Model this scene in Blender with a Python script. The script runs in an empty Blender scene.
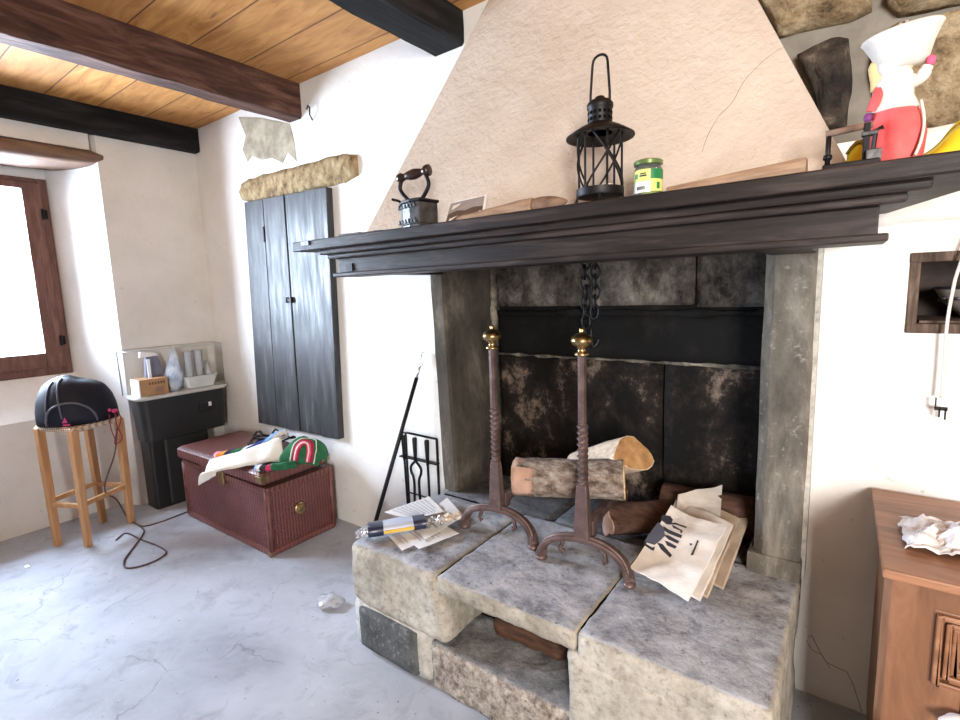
import bpy, math, random
from mathutils import Vector, Matrix, noise, Euler
random.seed(7)
C = bpy.context.scene.collection
PI = math.pi
V = Vector

# ------------------------------------------------------------------ camera
YAW, PIT, ROL, FPX = -0.63724, -0.13597, -0.03215, 508.1
EYE = V((0, 0, 1.45))
_f = V((math.sin(YAW)*math.cos(PIT), math.cos(YAW)*math.cos(PIT), math.sin(PIT)))
_r0 = V((math.cos(YAW), -math.sin(YAW), 0)); _u0 = _r0.cross(_f)
_r = math.cos(ROL)*_r0 + math.sin(ROL)*_u0
_u = -math.sin(ROL)*_r0 + math.cos(ROL)*_u0
cd = bpy.data.cameras.new('camera'); cam = bpy.data.objects.new('camera', cd); C.objects.link(cam)
cd.sensor_width = 36; cd.lens = FPX/960*36; cd.clip_start = .02
cam.matrix_world = Matrix(((_r.x, _u.x, -_f.x, EYE.x), (_r.y, _u.y, -_f.y, EYE.y), (_r.z, _u.z, -_f.z, EYE.z), (0, 0, 0, 1)))
bpy.context.scene.camera = cam

def at(px, py, ax, val):
    """survey point: where the sight line of a photo point meets the world plane x, y or z = val"""
    d = _r*((px-480)/FPX) - _u*((py-360)/FPX) + _f
    return EYE + d*((val-EYE[ax])/d[ax])

# ------------------------------------------------------------------ materials
class NT:
    def __init__(s, name):
        s.m = bpy.data.materials.new(name); s.m.use_nodes = True
        s.t = s.m.node_tree; s.b = s.t.nodes['Principled BSDF']; s.co = None
    def n(s, typ, **kw):
        nd = s.t.nodes.new(typ)
        for k, v in kw.items():
            if k.startswith('i_'):
                k = k[2:]; k = int(k) if k.isdigit() else k.replace('_', ' ')
                nd.inputs[k].default_value = v
            else: setattr(nd, k, v)
        return nd
    def l(s, a, b): s.t.links.new(a, b)
    def coord(s, sc=(1, 1, 1), rot=(0, 0, 0), kind='Object'):
        if s.co is None: s.co = s.n('ShaderNodeTexCoord')
        mp = s.n('ShaderNodeMapping'); mp.inputs['Scale'].default_value = sc; mp.inputs['Rotation'].default_value = rot
        s.l(s.co.outputs[kind], mp.inputs['Vector']); return mp.outputs[0]
    def noise(s, vec, scale, detail=5, rough=.6, dist=0):
        nd = s.n('ShaderNodeTexNoise'); nd.inputs['Scale'].default_value = scale
        nd.inputs['Detail'].default_value = detail; nd.inputs['Roughness'].default_value = rough; nd.inputs['Distortion'].default_value = dist
        s.l(vec, nd.inputs['Vector']); return nd.outputs['Fac']
    def ramp(s, fac, stops, interp='LINEAR'):
        r = s.n('ShaderNodeValToRGB'); r.color_ramp.interpolation = interp; e = r.color_ramp.elements
        while len(e) < len(stops): e.new(.5)
        for x, (p, c) in zip(e, stops):
            x.position = p; x.color = (c, c, c, 1) if isinstance(c, (int, float)) else (*c, 1)
        s.l(fac, r.inputs[0]); return r.outputs[0]
    def mix(s, fac, a, b, mode='MIX'):
        m = s.n('ShaderNodeMix', data_type='RGBA', blend_type=mode)
        for sock, v in ((m.inputs[0], fac), (m.inputs[6], a), (m.inputs[7], b)):
            if hasattr(v, 'is_output'): s.l(v, sock)
            elif isinstance(v, (int, float)): sock.default_value = v
            else: sock.default_value = (*v, 1)
        return m.outputs[2]
    def math(s, op, a, b=0.0):
        m = s.n('ShaderNodeMath', operation=op)
        for sock, v in zip(m.inputs, (a, b)):
            if hasattr(v, 'is_output'): s.l(v, sock)
            else: sock.default_value = v
        return m.outputs[0]
    def bump(s, h, strength=.3, dist=.01):
        b = s.n('ShaderNodeBump'); b.inputs['Strength'].default_value = strength; b.inputs['Distance'].default_value = dist
        s.l(h, b.inputs['Height']); s.l(b.outputs[0], s.b.inputs['Normal'])
    def col(s, c):
        if hasattr(c, 'is_output'): s.l(c, s.b.inputs['Base Color'])
        else: s.b.inputs['Base Color'].default_value = (*c, 1)
    def set(s, **kw):
        for k, v in kw.items(): s.b.inputs[k.replace('_', ' ')].default_value = v
        return s.m

def mottle(name, stops, scale=6, stretch=(1, 1, 1), rough=.7, metal=0, bump=.2, bdist=.005, bscale=40, detail=6, dist=0, spec=.5, bstretch=None):
    t = NT(name); v = t.coord(stretch)
    t.col(t.ramp(t.noise(v, scale, detail, .6, dist), stops))
    if bump: t.bump(t.noise(t.coord(bstretch or stretch), bscale, 4, .6), bump, bdist)
    return t.set(Roughness=rough, Metallic=metal, Specular_IOR_Level=spec)
def plain(name, c, rough=.5, metal=0, spec=.5):
    return mottle(name, [(.3, tuple(x*.88 for x in c)), (.7, tuple(min(1, x*1.08) for x in c))], 12, rough=rough, metal=metal, bump=.05, spec=spec)

M = {}
# plaster walls: off-white, spots, faint stains
def plaster(name, a, b, spot, bs, bd, sc=26):
    t = NT(name); v = t.coord()
    c = t.ramp(t.noise(v, 1.6, 6, .65), [(.32, a), (.62, b)])
    sp = t.ramp(t.noise(v, 38, 2, .5), [(.69, 0.0), (.74, .55)])
    c = t.mix(sp, c, spot)
    t.col(c)
    h = t.math('ADD', t.noise(v, sc, 6, .65), t.math('MULTIPLY', t.noise(v, 5, 3, .5), 1.5))
    t.bump(h, bs, bd); return t.set(Roughness=.9, Specular_IOR_Level=.2)
M['plaster'] = plaster('white_plaster', (.74, .715, .67), (.84, .825, .80), (.5, .46, .4), .35, .012)
M['plaster_left'] = plaster('smooth_white_plaster', (.66, .64, .60), (.78, .765, .74), (.55, .5, .45), .18, .008, 18)
M['stucco'] = plaster('rough_warm_stucco', (.50, .41, .33), (.63, .54, .455), (.52, .42, .34), .55, .02, 34)
# flaked patch
M['flake'] = mottle('bare_flaked_plaster', [(.35, (.26, .225, .16)), (.65, (.46, .41, .31))], 14, bump=.4, bscale=30, rough=.95)
# floor
t = NT('grey_cement_floor'); v = t.coord()
c = t.ramp(t.noise(v, 1.3, 8, .62, .4), [(.3, (.27, .285, .32)), (.48, (.39, .41, .46)), (.68, (.49, .51, .56))])
c = t.mix(t.ramp(t.noise(v, 7, 8, .7, .8), [(.52, 0.0), (.72, .65)]), c, (.23, .24, .26))
vo = t.n('ShaderNodeTexVoronoi', feature='DISTANCE_TO_EDGE'); vo.inputs['Scale'].default_value = 1.15
wob = t.n('ShaderNodeVectorMath', operation='ADD'); nz = t.n('ShaderNodeTexNoise'); nz.inputs['Scale'].default_value = 3; nz.inputs['Detail'].default_value = 6
t.l(v, nz.inputs['Vector']); sc_ = t.n('ShaderNodeVectorMath', operation='SCALE'); sc_.inputs['Scale'].default_value = .55
t.l(nz.outputs['Color'], sc_.inputs[0]); t.l(v, wob.inputs[0]); t.l(sc_.outputs[0], wob.inputs[1]); t.l(wob.outputs[0], vo.inputs['Vector'])
crk = t.math('MULTIPLY', t.ramp(vo.outputs['Distance'], [(.0, .5), (.007, 0.0)]), t.ramp(t.noise(v, 2.2, 3), [(.46, 0.0), (.56, 1.0)]))
c = t.mix(crk, c, (.13, .13, .14))
c = t.mix(t.ramp(t.noise(v, 55, 1, .4), [(.76, 0.0), (.78, .8)]), c, (.10, .09, .09))
c = t.mix(t.ramp(t.noise(v, 3.3, 9, .75, 1.2), [(.6, 0.0), (.72, .35)]), c, (.72, .72, .73))
t.col(c); t.bump(t.math('ADD', t.noise(v, 9, 8, .7), t.math('MULTIPLY', crk, -1.0)), .3, .01); M['floor'] = t.set(Roughness=.75, Specular_IOR_Level=.25)
# ceiling boards running along x
t = NT('orange_pine_boards'); v = t.coord()
sx = t.n('ShaderNodeSeparateXYZ'); t.l(v, sx.inputs[0])
py = t.math('DIVIDE', sx.outputs['Y'], .27)
fl = t.math('FLOOR', py); fr = t.math('FRACT', py)
wn = t.n('ShaderNodeTexWhiteNoise', noise_dimensions='1D'); t.l(fl, wn.inputs['W'])
cx = t.n('ShaderNodeCombineXYZ'); t.l(t.math('ADD', sx.outputs['X'], t.math('MULTIPLY', wn.outputs['Value'], 9)), cx.inputs[0]); t.l(t.math('MULTIPLY', sx.outputs['Y'], 5), cx.inputs[1])
c = t.ramp(t.noise(cx.outputs[0], 2.6, 7, .6, 1.6), [(.3, (.36, .145, .035)), (.5, (.56, .26, .075)), (.7, (.70, .37, .12))])
kn = t.ramp(t.noise(cx.outputs[0], 4.5, 2, .4, .3), [(.70, 0.0), (.76, .8)])
c = t.mix(kn, c, (.22, .09, .03))
c = t.mix(t.math('MULTIPLY', wn.outputs['Value'], .4), c, (.42, .20, .08))
seam = t.ramp(t.math('ABSOLUTE', t.math('SUBTRACT', fr, .5)), [(.482, 0.0), (.494, 1.0)])
c = t.mix(seam, c, (.10, .04, .02)); t.col(c)
t.bump(t.math('SUBTRACT', t.noise(cx.outputs[0], 8, 5), seam), .3, .006); M['boards'] = t.set(Roughness=.62, Specular_IOR_Level=.3)
def wood(name, cs, axis=0, scale=5, rough=.6, bump=.3, spec=.35, stretch=7):
    st = [stretch]*3; st[axis] = 1
    return mottle(name, [(.28, cs[0]), (.5, cs[1]), (.72, cs[2])], scale, tuple(st), rough, 0, bump, .004, scale*3, 7, .7, spec)
M['beam_brown'] = wood('brown_beam_wood', [(.018, .008, .006), (.085, .036, .024), (.20, .10, .07)], 1, 3.4, .75, 1)
M['beam_black'] = wood('black_beam_wood', [(.006, .006, .0065), (.012, .012, .013), (.034, .032, .033)], 1, 2.2, .8, .8, .2)
M['lintel_wood'] = wood('weathered_lintel_wood', [(.09, .05, .035), (.19, .115, .08), (.30, .19, .13)], 1, 2.5, .75, .7)
M['stone_lintel'] = mottle('yellow_rough_lintel', [(.3, (.09, .055, .025)), (.46, (.30, .205, .095)), (.7, (.50, .385, .22))], 18, (1.1, 1, .8), .9, 0, 1, .02, 24)
t = NT('dark_shutter_boards'); v = t.coord((7, 7, 1))
c = t.ramp(t.noise(v, 3.0, 7, .65, .5), [(.3, (.014, .014, .016)), (.55, (.045, .045, .048)), (.75, (.12, .118, .118))])
t.col(c); t.l(t.ramp(t.noise(v, 3.5, 5), [(.3, .33), (.7, .6)]), t.b.inputs['Roughness']); t.bump(t.noise(v, 9, 5), .35, .003); M['shutter'] = t.set(Specular_IOR_Level=.42)
M['frame_wood'] = wood('red_brown_window_wood', [(.10, .045, .035), (.16, .075, .058), (.23, .12, .09)], 2, 6, .5, .2)
M['mantel'] = wood('dark_mantel_wood', [(.008, .0055, .005), (.020, .014, .0125), (.065, .047, .042)], 0, 3.2, .5, .5, .3, 9)
# stones
def stone(name, cs, speck=(.1, .09, .08), top_tint=None, bump=.6, sc=5):
    t = NT(name); v = t.coord()
    c = t.ramp(t.noise(v, sc, 8, .7), [(.3, cs[0]), (.5, cs[1]), (.7, cs[2])])
    c = t.mix(t.ramp(t.noise(v, 60, 3, .6), [(.56, 0.0), (.70, .65)]), c, speck)
    c = t.mix(.8, c, t.ramp(t.noise(v, 26, 6, .75), [(.3, .55), (.5, 1.0), (.7, 1.25)]), 'MULTIPLY')
    if top_tint:
        g = t.n('ShaderNodeNewGeometry'); s2 = t.n('ShaderNodeSeparateXYZ'); t.l(g.outputs['Normal'], s2.inputs[0])
        up = t.ramp(s2.outputs['Z'], [(.75, 0.0), (.93, 1.0)])  # up-facing faces: ash film, with skylight on the tops put into the colour
        ash_skylight = t.mix(t.ramp(t.noise(v, 34, 4, .7), [(.60, 0.0), (.70, .75)]), t.ramp(t.noise(v, 9, 8, .78, .1), [(.34, top_tint[0]), (.48, top_tint[1]), (.64, top_tint[2])]), (.07, .068, .07))
        c = t.mix(up, c, ash_skylight)
    t.col(c); t.bump(t.math('ADD', t.noise(v, 45, 6, .7), t.noise(v, 12, 4, .6)), bump, .008)
    return t.set(Roughness=.88, Specular_IOR_Level=.25)
ASH_SKYLIGHT = ((.13, .13, .145), (.34, .35, .38), (.52, .53, .57))  # ash grey mixed with the bluish skylight of the hearth tops
M['block'] = stone('beige_granite_block', ((.24, .212, .172), (.40, .365, .305), (.55, .515, .45)), (.22, .19, .16), ASH_SKYLIGHT)
M['slab'] = stone('grey_granite_slab', ((.22, .195, .155), (.37, .335, .275), (.52, .475, .40)), (.2, .17, .15), ASH_SKYLIGHT)
M['dark_block'] = stone('dark_grey_slate_block', ((.055, .058, .06), (.10, .105, .107), (.20, .20, .195)), (.26, .26, .25), None, .4)
M['speckled'] = stone('speckled_low_block', ((.05, .04, .035), (.33, .28, .235), (.56, .51, .44)), (.04, .035, .03), ((.10, .10, .10), (.22, .22, .225), (.36, .36, .37)), .9, 34)
M['mortar'] = stone('light_mortar', ((.42, .40, .36), (.52, .50, .46), (.60, .58, .54)), (.35, .33, .3), None, .4, 14)
M['hearth_floor'] = stone('sooty_hearth_floor', ((.05, .05, .05), (.12, .12, .125), (.22, .22, .23)), (.03, .03, .03), None, .6, 6)
# pillar: grey stone with soot streaks on it
t = NT('sooty_pillar_stone'); v = t.coord((1, 1, .35))
c = t.ramp(t.noise(v, 6, 8, .7, .3), [(.30, (.045, .04, .035)), (.48, (.135, .12, .10)), (.66, (.30, .27, .23))])
c = t.mix(t.ramp(t.noise(t.coord(), 40, 4, .7), [(.6, 0.0), (.74, .5)]), c, (.5, .46, .41))
t.col(c); t.bump(t.noise(t.coord(), 50, 6, .7), .8, .008); M['pillar'] = t.set(Roughness=.9, Specular_IOR_Level=.25)
t = NT('sooty_inner_jamb_stone'); v = t.coord((1, 1, .4))
c = t.ramp(t.noise(v, 5, 8, .7, .3), [(.30, (.026, .022, .018)), (.5, (.080, .067, .053)), (.70, (.22, .185, .145))])
t.col(c); t.bump(t.noise(t.coord(), 50, 6, .7), .5, .006); M['jamb'] = t.set(Roughness=.9, Specular_IOR_Level=.25)
def soot(name, lo, mid, hi, p=(.42, .6, .78), sc=4.5):
    t = NT(name); v = t.coord((1, 1, .8))
    t.col(t.ramp(t.noise(v, sc, 9, .78, .12), [(p[0], lo), (p[1], mid), (p[2], hi)]))
    t.bump(t.noise(t.coord(), 40, 6, .7), .5, .006); return t.set(Roughness=.85, Specular_IOR_Level=.15)
M['soot'] = soot('black_sooted_slab', (.006, .0055, .005), (.014, .012, .011), (.13, .10, .08), (.5, .64, .80))
M['soot_low'] = soot('scorched_lower_slab', (.006, .005, .0045), (.020, .015, .012), (.34, .25, .19), (.44, .54, .74), 4.2)
M['soot_top'] = soot('smoke_grey_upper_slab', (.012, .010, .009), (.085, .073, .062), (.36, .32, .27), (.36, .50, .76), 6)
M['soot_and_shade'] = soot('soot_and_recess_shade', (.004, .0038, .0035), (.009, .008, .0075), (.03, .026, .023))  # soot; the same black also stands for shade in the hearth recess
# rough stone wall above the right end of the mantel
t = NT('tan_wall_stone'); v = t.coord()
c = t.ramp(t.noise(v, 8, 9, .78, .1), [(.32, (.045, .033, .022)), (.44, (.28, .205, .12)), (.56, (.50, .40, .26)), (.7, (.70, .60, .43))])
t.col(c); t.bump(t.noise(v, 18, 8, .7), 1, .03); M['field_stone'] = t.set(Roughness=.9, Specular_IOR_Level=.2)
M['dark_stone'] = mottle('smoke_dark_wall_stone', [(.36, (.012, .009, .008)), (.55, (.055, .042, .032)), (.7, (.22, .18, .14))], 12, rough=.9, bump=1, bdist=.02, bscale=22)
M['pale_joint'] = mottle('pale_lime_joint', [(.38, (.03, .025, .02)), (.52, (.10, .085, .065)), (.68, (.34, .29, .22))], 11, rough=.95, bump=.5)
M['joint'] = mottle('grey_pointing_mortar', [(.3, (.15, .135, .115)), (.7, (.30, .275, .235))], 7, rough=.95, bump=.5, bscale=40)
# metals
M['iron'] = mottle('black_iron', [(.3, (.008, .0075, .008)), (.7, (.024, .022, .023))], 20, rough=.5, metal=.7, bump=.15, bscale=60)
M['iron_worn'] = mottle('worn_grey_iron', [(.3, (.05, .05, .052)), (.7, (.16, .155, .155))], 25, rough=.45, metal=.8, bump=.2, bscale=60)
M['iron_rust'] = mottle('brown_forged_iron', [(.3, (.075, .045, .04)), (.7, (.20, .135, .125))], 18, rough=.5, metal=.55, bump=.35, bscale=70)
M['brass'] = mottle('dull_brass', [(.3, (.30, .20, .09)), (.7, (.55, .41, .21))], 16, rough=.33, metal=1, bump=.1)
M['steel'] = plain('pale_steel', (.6, .6, .6), .3, 1)
# wood bits
M['bark'] = mottle('grey_bark', [(.3, (.06, .04, .028)), (.45, (.22, .16, .125)), (.6, (.36, .30, .25)), (.75, (.55, .49, .42))], 24, (1, 1.4, 1.4), .9, 0, 1, .02, 45)
M['cut'] = mottle('pale_cut_wood', [(.3, (.50, .31, .14)), (.7, (.78, .58, .34))], 12, (1, 6, 6), .8, bump=.3)
M['split'] = mottle('fresh_split_wood', [(.3, (.52, .36, .24)), (.7, (.82, .68, .52))], 10, (1, 7, 7), .8, bump=.5, bscale=20)
M['end_orange'] = mottle('orange_sawn_end', [(.3, (.26, .12, .045)), (.7, (.55, .31, .13))], 22, rough=.85, bump=.5, bscale=60)
M['pink_wood'] = mottle('pinkish_cut_wood', [(.3, (.36, .21, .15)), (.7, (.55, .36, .27))], 14, rough=.85, bump=.3)
M['dark_log'] = mottle('dark_brown_log', [(.3, (.03, .014, .01)), (.7, (.12, .055, .035))], 14, (1, 3, 3), .85, bump=.7, bscale=30)
M['opening_log'] = mottle('brown_firewood', [(.3, (.035, .014, .008)), (.7, (.13, .058, .03))], 12, (1, 5, 5), .85, bump=.7, bscale=30)
M['tan_wood'] = mottle('tan_dry_wood', [(.3, (.20, .12, .075)), (.7, (.42, .285, .19))], 9, (1, 7, 7), .7, bump=.3)
M['stool_wood'] = wood('honey_stool_wood', [(.40, .20, .085), (.52, .28, .13), (.60, .35, .18)], 2, 4, .5, .1)
M['dresser'] = wood('walnut_dresser_wood', [(.13, .055, .026), (.25, .112, .056), (.38, .19, .105)], 0, 3, .42, .2, .4, 6)
M['dresser_v'] = wood('walnut_dresser_uprights', [(.10, .042, .02), (.19, .085, .043), (.29, .145, .08)], 2, 3, .42, .2, .4, 6)
M['dresser_dark'] = plain('dresser_gap_shade', (.05, .024, .014), .6)
# straw / wicker: two crossed sine ridges
def weave(name, a, b, kx, kz, rough=.5, bs=1.0):
    t = NT(name); v = t.coord(); s = t.n('ShaderNodeSeparateXYZ'); t.l(v, s.inputs[0])
    xy = t.math('ADD', s.outputs[0], s.outputs[1])
    w = t.math('ADD', t.math('MULTIPLY', t.math('SINE', t.math('MULTIPLY', xy, kx)), .62), t.math('MULTIPLY', t.math('SINE', t.math('MULTIPLY', s.outputs[2], kz)), .38))
    h = t.math('ADD', t.math('MULTIPLY', w, .5), .5)
    c = t.mix(t.ramp(h, [(.15, 0.0), (.6, 1.0)]), a, b)
    c = t.mix(t.ramp(t.noise(v, 7, 4), [(.4, 0.0), (.75, .5)]), c, a)
    t.col(c); t.bump(h, bs, .004); return t.set(Roughness=rough, Specular_IOR_Level=.6)
M['wicker'] = weave('red_brown_wicker', (.06, .016, .016), (.20, .066, .06), 330, 420)
M['wicker_rim'] = weave('plaited_wicker_rim', (.085, .024, .02), (.20, .07, .058), 210, 60, .45, .6)
M['straw'] = weave('woven_straw_seat', (.30, .17, .11), (.72, .60, .46), 260, 500, .8)
# cloth, paper, plastic
M['paper'] = mottle('white_paper', [(.3, (.80, .795, .785)), (.7, (.90, .895, .885))], 9, rough=.85, bump=.2, bscale=25)
t = NT('printed_newsprint'); v = t.coord(); 
c = t.ramp(t.noise(v, 5, 6, .6), [(.28, (.42, .32, .24)), (.45, (.72, .65, .58)), (.65, (.84, .80, .75))])
t.col(c); t.bump(t.noise(v, 14, 4), .4, .01); M['news'] = t.set(Roughness=.9)
M['news_brown'] = mottle('yellowed_newsprint', [(.3, (.40, .28, .19)), (.7, (.66, .55, .43))], 8, rough=.9, bump=.4, bscale=30)
M['ink'] = plain('black_ink', (.03, .03, .04), .8)
M['grey_ink'] = plain('grey_print', (.60, .60, .64), .8)
M['navy_plastic'] = plain('navy_plastic', (.022, .03, .07), .3)
M['sky_plastic'] = plain('light_blue_print', (.50, .56, .68), .4)
M['yellow_print'] = plain('yellow_print', (.80, .50, .06), .5)
M['yellow'] = mottle('bright_yellow_cloth', [(.3, (.78, .56, .01)), (.7, (.90, .72, .03))], 9, rough=.8, bump=.3)
M['olive'] = plain('olive_yellow_hem', (.34, .25, .03), .8)
M['red'] = mottle('coral_red_cloth', [(.3, (.62, .055, .065)), (.7, (.78, .16, .15))], 9, rough=.75, bump=.3)
M['pink'] = plain('pink_trim', (.75, .10, .22), .7)
M['magenta'] = plain('magenta_mark', (.62, .05, .22), .6)
M['purple'] = plain('purple_bead', (.16, .03, .16), .6)
M['lace'] = mottle('white_doll_cloth', [(.3, (.62, .58, .52)), (.7, (.74, .71, .66))], 20, rough=.85, bump=.3)
M['blond'] = mottle('blond_hair', [(.3, (.55, .38, .14)), (.7, (.78, .62, .32))], 30, (1, 1, .2), .7, bump=.6)
M['skin'] = plain('doll_skin', (.75, .52, .40), .6)
M['white_cloth'] = mottle('ivory_cotton', [(.3, (.70, .67, .60)), (.7, (.82, .80, .74))], 7, rough=.9, bump=.3, bscale=18)
M['green_cloth'] = mottle('green_wool', [(.3, (.010, .09, .035)), (.7, (.022, .16, .065))], 30, rough=.95, bump=.3)
def stripes(name, stops, axis='X', freq=6.0, rot=0):
    t = NT(name); v = t.coord(rot=(0, 0, rot)); s = t.n('ShaderNodeSeparateXYZ'); t.l(v, s.inputs[0])
    f = t.math('FRACT', t.math('MULTIPLY', t.math('ADD', s.outputs[axis], 20.0), freq)); t.col(t.ramp(f, stops, 'CONSTANT')); t.bump(t.noise(v, 120, 2), .3, .002)
    return t.set(Roughness=.95)
RB = [(.0, (.02, .12, .05)), (.14, (.75, .73, .7)), (.2, (.02, .05, .25)), (.32, (.25, .45, .75)), (.42, (.75, .72, .7)), (.5, (.03, .02, .03)), (.62, (.6, .03, .12)), (.72, (.8, .3, .4)), (.8, (.75, .28, .03)), (.9, (.02, .02, .06))]
M['serape'] = stripes('rainbow_striped_wool', RB, 'X', 4.2)
M['serape_red'] = stripes('red_pink_striped_wool', [(.0, (.55, .015, .06)), (.3, (.75, .10, .2)), (.45, (.85, .6, .62)), (.6, (.75, .08, .18)), (.8, (.25, .01, .04))], 'X', 8, .5)
M['red_deep'] = plain('deep_red_wool', (.40, .012, .05), .95); M['pink_wool'] = plain('pink_wool', (.72, .10, .22), .95)
M['bag'] = mottle('navy_nylon', [(.3, (.004, .0045, .009)), (.7, (.010, .012, .024))], 10, rough=.62, spec=.3, bump=.35, bscale=14)
M['piping'] = plain('grey_piping', (.10, .10, .13), .5)
M['cord'] = plain('dark_red_cord', (.22, .02, .05), .6)
M['cord_dark'] = plain('brown_cord', (.10, .055, .055), .6)
M['black_plastic'] = plain('black_plastic', (.010, .0105, .012), .42)
M['charcoal_plastic'] = plain('charcoal_plastic', (.018, .02, .021), .45)
M['rim_glint'] = plain('grey_white_rim_glint', (.55, .55, .53), .4)  # bin rim, and the painted highlight along the cover
M['white_plastic'] = plain('white_plastic', (.80, .82, .80), .35)
M['cardboard'] = plain('brown_cardboard', (.42, .23, .11), .8)
M['leather'] = plain('tan_card_side', (.62, .52, .42), .8)
M['blue_film'] = mottle('crumpled_blue_film', [(.3, (.22, .29, .44)), (.5, (.52, .60, .74)), (.7, (.82, .86, .92))], 16, rough=.25, bump=.7, bscale=18, bdist=.02)
M['clear_film'] = None
def clear(name, tint=(1, 1, 1), amount=.12, rough=.08, white=0.0):
    t = NT(name); o = t.t.nodes['Material Output']
    tr = t.n('ShaderNodeBsdfTransparent'); tr.inputs[0].default_value = (*tint, 1)
    gl = t.n('ShaderNodeBsdfGlossy'); gl.inputs['Roughness'].default_value = rough
    fr = t.n('ShaderNodeLayerWeight'); fr.inputs['Blend'].default_value = amount
    ms = t.n('ShaderNodeMixShader'); t.l(fr.outputs['Fresnel'], ms.inputs[0]); t.l(tr.outputs[0], ms.inputs[1]); t.l(gl.outputs[0], ms.inputs[2])
    out = ms.outputs[0]
    if white:
        df = t.n('ShaderNodeBsdfDiffuse'); df.inputs[0].default_value = (.85, .87, .9, 1)
        m2 = t.n('ShaderNodeMixShader'); m2.inputs[0].default_value = white; t.l(out, m2.inputs[1]); t.l(df.outputs[0], m2.inputs[2]); out = m2.outputs[0]
    t.l(out, o.inputs['Surface']); return t.m
M['glass'] = clear('clear_window_glass', amount=.1, rough=.02)
M['acrylic'] = clear('clear_acrylic', (.985, .99, .99), .12, .03, .0)
M['jar_glass'] = clear('jar_glass', (.75, .85, .7), .3, .05, .08)
M['film'] = clear('clear_crumpled_film', (.99, .99, 1), .4, .12, .3)
M['jar_green'] = plain('green_label', (.015, .20, .07), .4)
M['jar_lime'] = plain('lime_yellow_label', (.68, .70, .20), .4)
M['jar_white'] = plain('white_label', (.82, .84, .78), .4)
M['jar_lid'] = plain('green_lid', (.16, .24, .08), .3, .4)
M['ceramic'] = mottle('old_white_ceramic', [(.3, (.30, .26, .23)), (.7, (.52, .48, .44))], 8, rough=.25, bump=0)
M['ceramic_blue'] = plain('dark_glaze_mark', (.05, .045, .06), .3)
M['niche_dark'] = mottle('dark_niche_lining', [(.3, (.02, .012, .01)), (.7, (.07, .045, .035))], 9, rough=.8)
M['niche_frame'] = wood('niche_frame_wood', [(.03, .018, .015), (.09, .06, .045), (.22, .16, .12)], 2, 5, .8, .4)
M['candle'] = plain('candle_wax', (.8, .72, .6), .5)
M['cable'] = plain('pale_cable', (.72, .62, .56), .5)
M['photo_grey'] = plain('dark_photo_print', (.12, .09, .075), .3)
M['slate'] = plain('dark_slate_chip', (.06, .055, .055), .6)
M['crumpled'] = mottle('pinkish_crumpled_tissue', [(.3, (.52, .47, .46)), (.7, (.80, .77, .76))], 9, rough=.9, bump=.5, bscale=16)

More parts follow.
